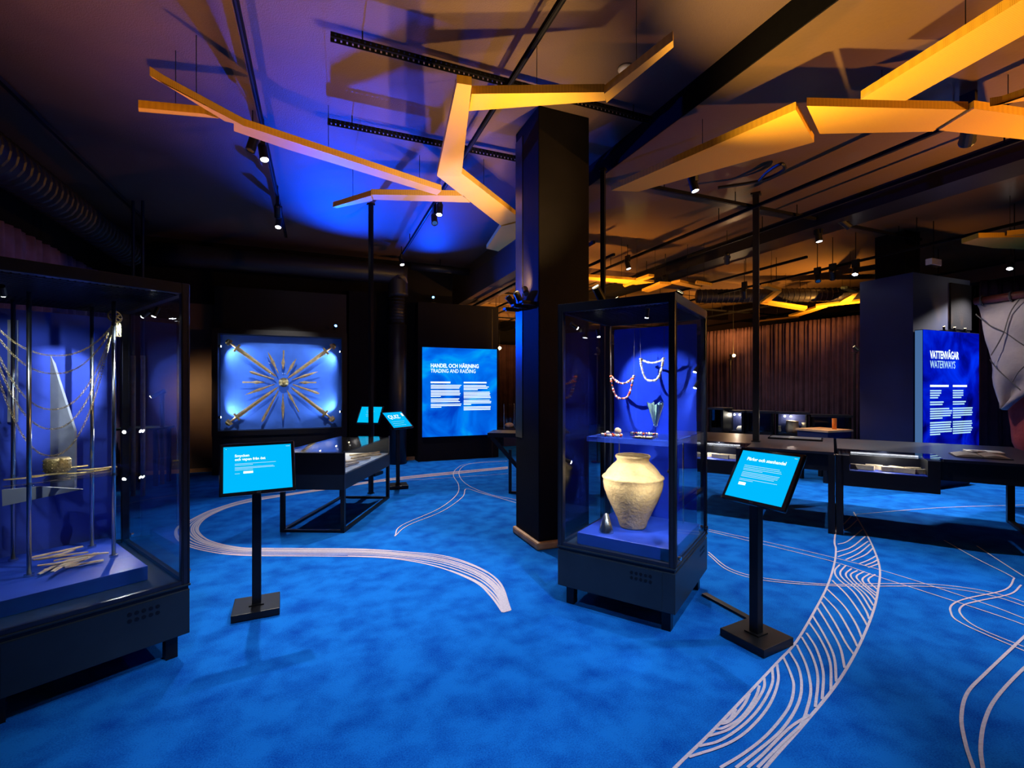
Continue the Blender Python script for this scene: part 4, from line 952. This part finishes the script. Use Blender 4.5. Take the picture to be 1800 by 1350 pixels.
# ================================================================== LECTERN FRAME, CABLE COVER, SMALL TABLES
o = P(905, 862, 6.95); t = thing('reading_desk', 'dark slanted reading desk half hidden behind the pillar', 'desk', (o.x, o.y, 0), yaw(-8))
MB().box(-.36, .7, -.25, .25, .80, .86).build('desk_top', 'black', t); MB().box(-.06, -.02, -.22, -.18, 0, .62).build('leg', 'black', t); MB().box(.6, .64, -.22, -.18, 0, .80).build('leg', 'black', t)
MB().bar((-.31, -.2, .80), (.30, -.2, .12), .045, .05).build('brace', 'black', t); MB().box(-.06, .64, -.22, -.18, 0, .03).build('floor_bar', 'black', t)
a, b = fp(1238, 1046), fp(1322, 1092)
tag(MB().bar((0, 0, .008), Vector(b - a) + Vector((0, 0, .008)), .045, .014).build('cable_cover', 'black', None, a), 'flat black cable cover running from the jar vitrine to the tablet stand', 'cable cover')
o = P(255, 800, 7.4); t = thing('side_table', 'small dark table with a desk lamp seen through the chain vitrine', 'table', (o.x, o.y, 0), yaw(12))
MB().box(-.33, .30, -.25, .25, .86, .89).build('table_top', 'slate', t)
for sx in (-.16, .24):
    for sy in (-.2, .2): MB().box(sx - .025, sx + .025, sy - .025, sy + .025, 0, .86).build('leg', 'black', t)
o = P(285, 760, 7.4); t = thing('desk_lamp', 'small black lamp on a post seen through the chain vitrine', 'lamp', (o.x, o.y, .0))
MB().cyl((0, 0, 0), (0, 0, 1.42), .03, n=10).build('post', 'wallw', t); MB().cyl((-.14, 0, 1.36), (.04, 0, 1.46), .035, n=10).build('head', 'black', t); MB().cyl((-.143, 0, 1.358), (-.14, 0, 1.36), .03, n=10).build('lens', 'lensw', t)
lamp('beam', 'SPOT', (-.16, 0, 1.35), 25, (1, .8, .5), t, (-.35, .1, .86), 100, .6, .03)
lamp('beam', 'SPOT', (.1, .2, 1.5), 40, (1, .55, .22), t, (.6, 2.2, 1.2), 100, .8, .03)
for px, h_ in ((234, 1.9), (251, 1.9)):
    q = P(px, 790, 6.6); tt = thing('birch_pole', 'pale mottled wooden pole seen through the vitrine at x %s' % ('nearer the steel rod' if px == 234 else 'nearer the side table'), 'pole', (q.x, q.y, 0), group='pale poles behind the chain vitrine')
    tt['label'] = 'pale mottled pole behind the chain vitrine, %s' % ('nearer the steel rod' if px == 234 else 'nearer the small table')
    MB().cyl((0, 0, 0), (0, 0, 1.95), .028, n=12).build('shaft', 'bone', tt, smooth=True); MB().cyl((0, 0, 1.95), (0, 0, 4.1), .02, n=12).build('upper_shaft', 'frame', tt)

# far counters along the plum curtain
def far_counter(px0, px1, pyt, d, label, lit):
    a, b = P(px0, pyt, d), P(px1, pyt + (px1 - px0) * .035, d * .97); v = b - a; L = math.hypot(v.x, v.y); t = thing('far_counter', label, 'display counter', (a.x, a.y, 0), math.atan2(v.y, v.x)); z = a.z
    MB().box(0, L, 0, .36, z - .04, z).build('top', 'frame', t); MB().box(.02, L - .02, .03, .33, z - .62, z - .40).build('drawer_box', 'black', t)
    for x in (.04, L - .04):
        for y in (.05, .31): MB().box(x - .02, x + .02, y - .02, y + .02, 0, z - .04).build('leg', 'black', t)
    MB().box(.02, L - .02, .31, .33, z - .40, z - .04).build('back', 'board', t)
    for x in (.02, L - .05): MB().box(x, x + .03, .03, .31, z - .40, z - .04).build('side', 'black', t)
    MB().box(.05, L - .05, .03, .035, z - .40, z - .04).build('window', 'glass', t)
    if lit:
        lamp('case_light', 'POINT', (L / 2, .16, z - .10), lit, (1, .85, .65), t, radius=.03)
        for k in range(2): o_ = MB().ball((L * .3 + .1 * k, .24, z - .09), .018, 8, 6).build('bulb', 'lens', t)
    return t, L, z
f1, L1, zz1 = far_counter(1272, 1308, 721, 9.4, 'far lit case with two small bulbs against the plum curtain', 5)
f2, L2, zz2 = far_counter(1362, 1424, 724, 9.0, 'far lit case with pale vessels against the plum curtain', 7)
far_counter(1244, 1271, 716, 9.5, 'far unlit counter next to the jar vitrine edge', 0); far_counter(1309, 1361, 722, 9.2, 'far unlit counter beside the thick pole', 0); far_counter(1426, 1500, 729, 8.7, 'far unlit counter behind the oak table', 0)
def vessel(f, x, y, z, pr, m, label): return tag(MB().lathe(pr, 16).build('vessel', m, None, f.matrix_basis @ Vector((x, y, z)), smooth=True), label, 'vessel', 'vessels in the far case')
for i, (x, s, m, lab) in enumerate(((L2 * .12, .7, 'bone', 'small bone pot at one end of the far case'), (L2 * .45, 1.3, 'bone', 'tall buff beaker in the middle of the far case'), (L2 * .58, 1.25, 'oaktop', 'tan beaker beside the tall buff beaker'), (L2 * .72, .5, 'cream', 'small white ball pot in the far case'), (L2 * .88, 1.1, 'bone', 'pale beaker at the bright end of the far case'))):
    vessel(f2, x, .17, zz2 - .40, [(0, 0), (.05 * s, 0), (.06 * s, .06 * s), (.05 * s, .14 * s), (.055 * s, .18 * s), (0, .18 * s)], m, lab)
vessel(f1, L1 * .7, .17, zz1 - .40, [(0, 0), (.08, 0), (.09, .04), (.06, .09), (0, .1)], 'cream', 'pinkish low bowl in the far case with two bulbs')
o = PZ(1450, 757, .83); t = thing('oak_table', 'oak topped table lit orange in front of the navy board', 'table', (o.x, o.y, 0), yaw(22))
MB().box(0, .60, -.05, .5, .80, .83).build('table_top', 'oaktop', t); MB().box(.02, .58, -.03, .48, .70, .80).build('apron', 'board', t)
for x in (.06, .54):
    for y in (.02, .44): MB().box(x - .03, x + .03, y - .03, y + .03, 0, .70).build('leg', 'black', t)
lamp('table_glow', 'SPOT', (.35, .1, 2.6), 60, (1, .5, .2), t, (.4, .2, .8), 40, .6, .03)
q = t.matrix_basis @ Vector((.40, .12, .83)); tt = thing('orange_canister', 'small orange canister standing on the oak table', 'canister', q)
MB().lathe([(0, 0), (.032, 0), (.033, .15), (.03, .155), (0, .155)], 16).build('body', 'orange', tt, smooth=True); MB().lathe([(0, .155), (.034, .155), (.034, .175), (0, .177)], 16).build('lid', 'orange', tt)
# glass case and lamp in the passage beyond the trading panel
o = P(895, 755, 12.5); t = thing('glass_case', 'small glass case in the passage between trading panel and pillar', 'display case', (o.x, o.y, 0))
MB().box(-.25, .25, -.25, .25, 0, .45).build('base', 'board', t); MB().box(-.24, .24, -.24, .24, .45, 1.1).build('glass_box', 'glass', t)
for x in (-.245, .245):
    for y in (-.245, .245): MB().box(x - .008, x + .008, y - .008, y + .008, .45, 1.1).build('edge', 'steel', t)
MB().ball((0, 0, .52), .1, 10, 8, (1.3, 1, .7)).build('content', 'bone', t, smooth=True)
for px, py, d, lab in ((878, 612, 11.5, 'tiny warm pendant lamp beside the trading panel edge'), (1289, 625, 11.8, 'warm wall lamp on the plum curtain')):
    q = P(px, py, d); t = thing('pendant_lamp', lab, 'lamp', q); MB().cyl((0, 0, .02), (0, 0, ZR - q.z), .004, n=5).build('cord', 'black', t); MB().cyl((0, 0, -.06), (0, 0, .03), .03, n=10).build('socket', 'black', t); MB().ball((0, -.02, -.0), .036, 10, 8).build('bulb', 'bulb', t)
    lamp('glow', 'POINT', (-.08, -.12, 0), 14, (1, .6, .28), t, radius=.04)

# ================================================================== SAIL
yd = 8.40
q = thing('sail_yard', 'dark red wooden pole carrying the sail', 'pole', PB(1714, 530, yd))
e = PB(1880, 506, yd) - PB(1714, 530, yd); MB().cyl((0, 0, 0), e, .05, .055, 12).build('pole', 'woodr', q, smooth=True)
for f in (.09, .42): MB().ring(e * f, .062, .012, e, 14, 5).build('lashing', 'rope', q)
MB().cyl(e * .45, e * .45 + Vector((0, 0, ZR - q.location.z - e.z * .45)), .006, n=5).build('hanging_wire', 'black', q)
def sail(label, left, right, m, dy=0., n=14, k=12, amp=.05):
    mb = MB(); Lp = catmull([PB(px, py, yd) for px, py in left], 6); Rp = catmull([PB(px, py, yd) for px, py in right], 6)
    rows = []
    for i in range(k + 1):
        a = Lp[round(i / k * (len(Lp) - 1))]; b = Rp[round(i / k * (len(Rp) - 1))]
        for j in range(n + 1):
            t = j / n; v = a.lerp(b, t); s = math.sin(t * 9 + i * .35) * amp * (.3 + .7 * i / k) + .03 * math.sin(i * 1.3 + t * 4)
            mb.v.append((v.x + s + dy, v.y, v.z))
    for i in range(k):
        for j in range(n): q_ = i * (n + 1) + j; mb.f.append((q_, q_ + 1, q_ + n + 2, q_ + n + 1))
    o = mb.build('sail', m, smooth=True); s = o.modifiers.new('thickness', 'SOLIDIFY'); s.thickness = .012
    return tag(o, label, 'sail')
sl = sail('pale grey sailcloth gathered by ropes under the red pole', [(1717, 534), (1725, 563), (1736, 615), (1744, 650), (1752, 690), (1762, 718)], [(1890, 512), (1880, 560), (1870, 620), (1850, 660), (1810, 690), (1766, 720)], 'sail')
sail('dark red lower sailcloth hanging below the grey sail', [(1790, 680), (1776, 698), (1765, 718), (1766, 750), (1774, 778), (1788, 800), (1800, 830)], [(1870, 640), (1880, 680), (1890, 720), (1890, 760), (1890, 800), (1890, 830), (1890, 850)], 'sailr', .10)
for pts in ([(1798, 526), (1782, 550), (1771, 584)], [(1721, 553), (1745, 572), (1771, 584), (1800, 604), (1830, 622)], [(1771, 584), (1760, 605), (1748, 625)], [(1746, 632), (1760, 650), (1785, 672), (1800, 686)], [(1785, 672), (1800, 650), (1830, 628)]):
    MB().tube([v + Vector((-.085, 0, 0)) for v in catmull([PB(a_, b_, yd) for a_, b_ in pts], 6)], .007, 5).build('gathering_rope', 'rope', sl)

# ================================================================== UPLIGHTS AND CEILING WASH
for i, (x, y, tx, ty, pw, col, lens, lab) in enumerate((
    (-.25, .25, -1.0, -.3, 330, WARM, 'lensw', 'added warm uplight at the pillar corner of the jar vitrine roof'), (.25, .25, 1.1, -.2, 620, WARM, 'lensw', 'added warm uplight at the tablet corner of the jar vitrine roof'),
    (-.2, -.25, -.5, -1.1, 300, WARM, 'lensw', 'added warm uplight at the front corner of the jar vitrine roof'))):
    uplight(loc(V1, x, y, 2.21), loc(V1, x, y, 2.21) + V1.matrix_basis.to_3x3() @ Vector((tx, ty, 1.6)), lab, pw, col, 84, lens)  # unseen roof lamps added to warm the ceiling and branches
uplight(loc(V2, .2, .3, 2.21), loc(V2, .2, .3, 2.21) + Vector((.5, .3, 1.6)), 'added warm uplight on the chain vitrine roof', 120, ORANGE, 120)  # lamp added for the orange glow over this side of the ceiling
for i, (dy, lab) in enumerate(((-.2, 'warm uplight clamped low on the pillar face, near corner'), (.0, 'brightest warm uplight clamped on the pillar face'), (.22, 'blue uplight clamped on the pillar face, far corner'))):
    t = uplight((1.78, 4.25 + dy, 2.42), (PZ(885, 405, 3.62), PZ(815, 335, 3.62), (.83, 5.47, 4.1))[i], lab, (210, 190, 300)[i], (WARM, WARM, BLUE)[i], (84, 76, 84)[i], ('lensw', 'lensw', 'lensb')[i])
    MB().box(-.02, .11, -.015, .015, -.14, -.11).build('clamp_arm', 'black', t)
for i in range(3):
    uplight((8.62 + .28 * i, 4.11, 2.415), (8.62 + .28 * i, 4.17, 4), ('first', 'second', 'third')[i] + ' orange uplight on top of the waterways lightbox', 16, ORANGE, 70, size=.35, group='uplights on the waterways lightbox')
uplight((.3, 9.45, 2.66), (1.0, 6.0, 4.1), 'added blue uplight on top of the sword case', 2200, BLUE, 84, 'lensb')  # lamp added to wash the ceiling blue
uplight((2.2, 9.7, 3.375), (1.2, 6.2, 4.1), 'added blue uplight on top of the trading panel', 380, BLUE, 90, 'lensb')  # second blue lamp added for the ceiling patch
for i, (x, y, tx, ty, pw) in enumerate(((5.2, 8.2, 4.9, 9.5, 900), (6.5, 11.0, 7.0, 12.0, 1000), (4.0, 12.0, 4.5, 13, 700), (9.6, 6.0, 9.2, 7.5, 900), (9.2, 8.6, 9.6, 9.5, 700), (4.2, 6.2, 4.9, 7.0, 300), (6.2, .6, 5.0, 2.2, 900))):
    t = uplight((x, y, 2.3), (tx, ty, 3.9), 'added warm uplight on a slim floor stand beyond the counters, %s of seven' % ('first', 'second', 'third', 'fourth', 'fifth', 'sixth', 'seventh')[i], pw, ORANGE, 140, group='added uplights on slim floor stands')
    MB().cyl((0, 0, -2.3), (0, 0, -.11), .012, n=8).build('stand_pole', 'black', t); MB().cyl((0, 0, -2.3), (0, 0, -2.28), .12, n=16).build('stand_foot', 'black', t)  # stands added to carry lamps for the orange ceiling glow
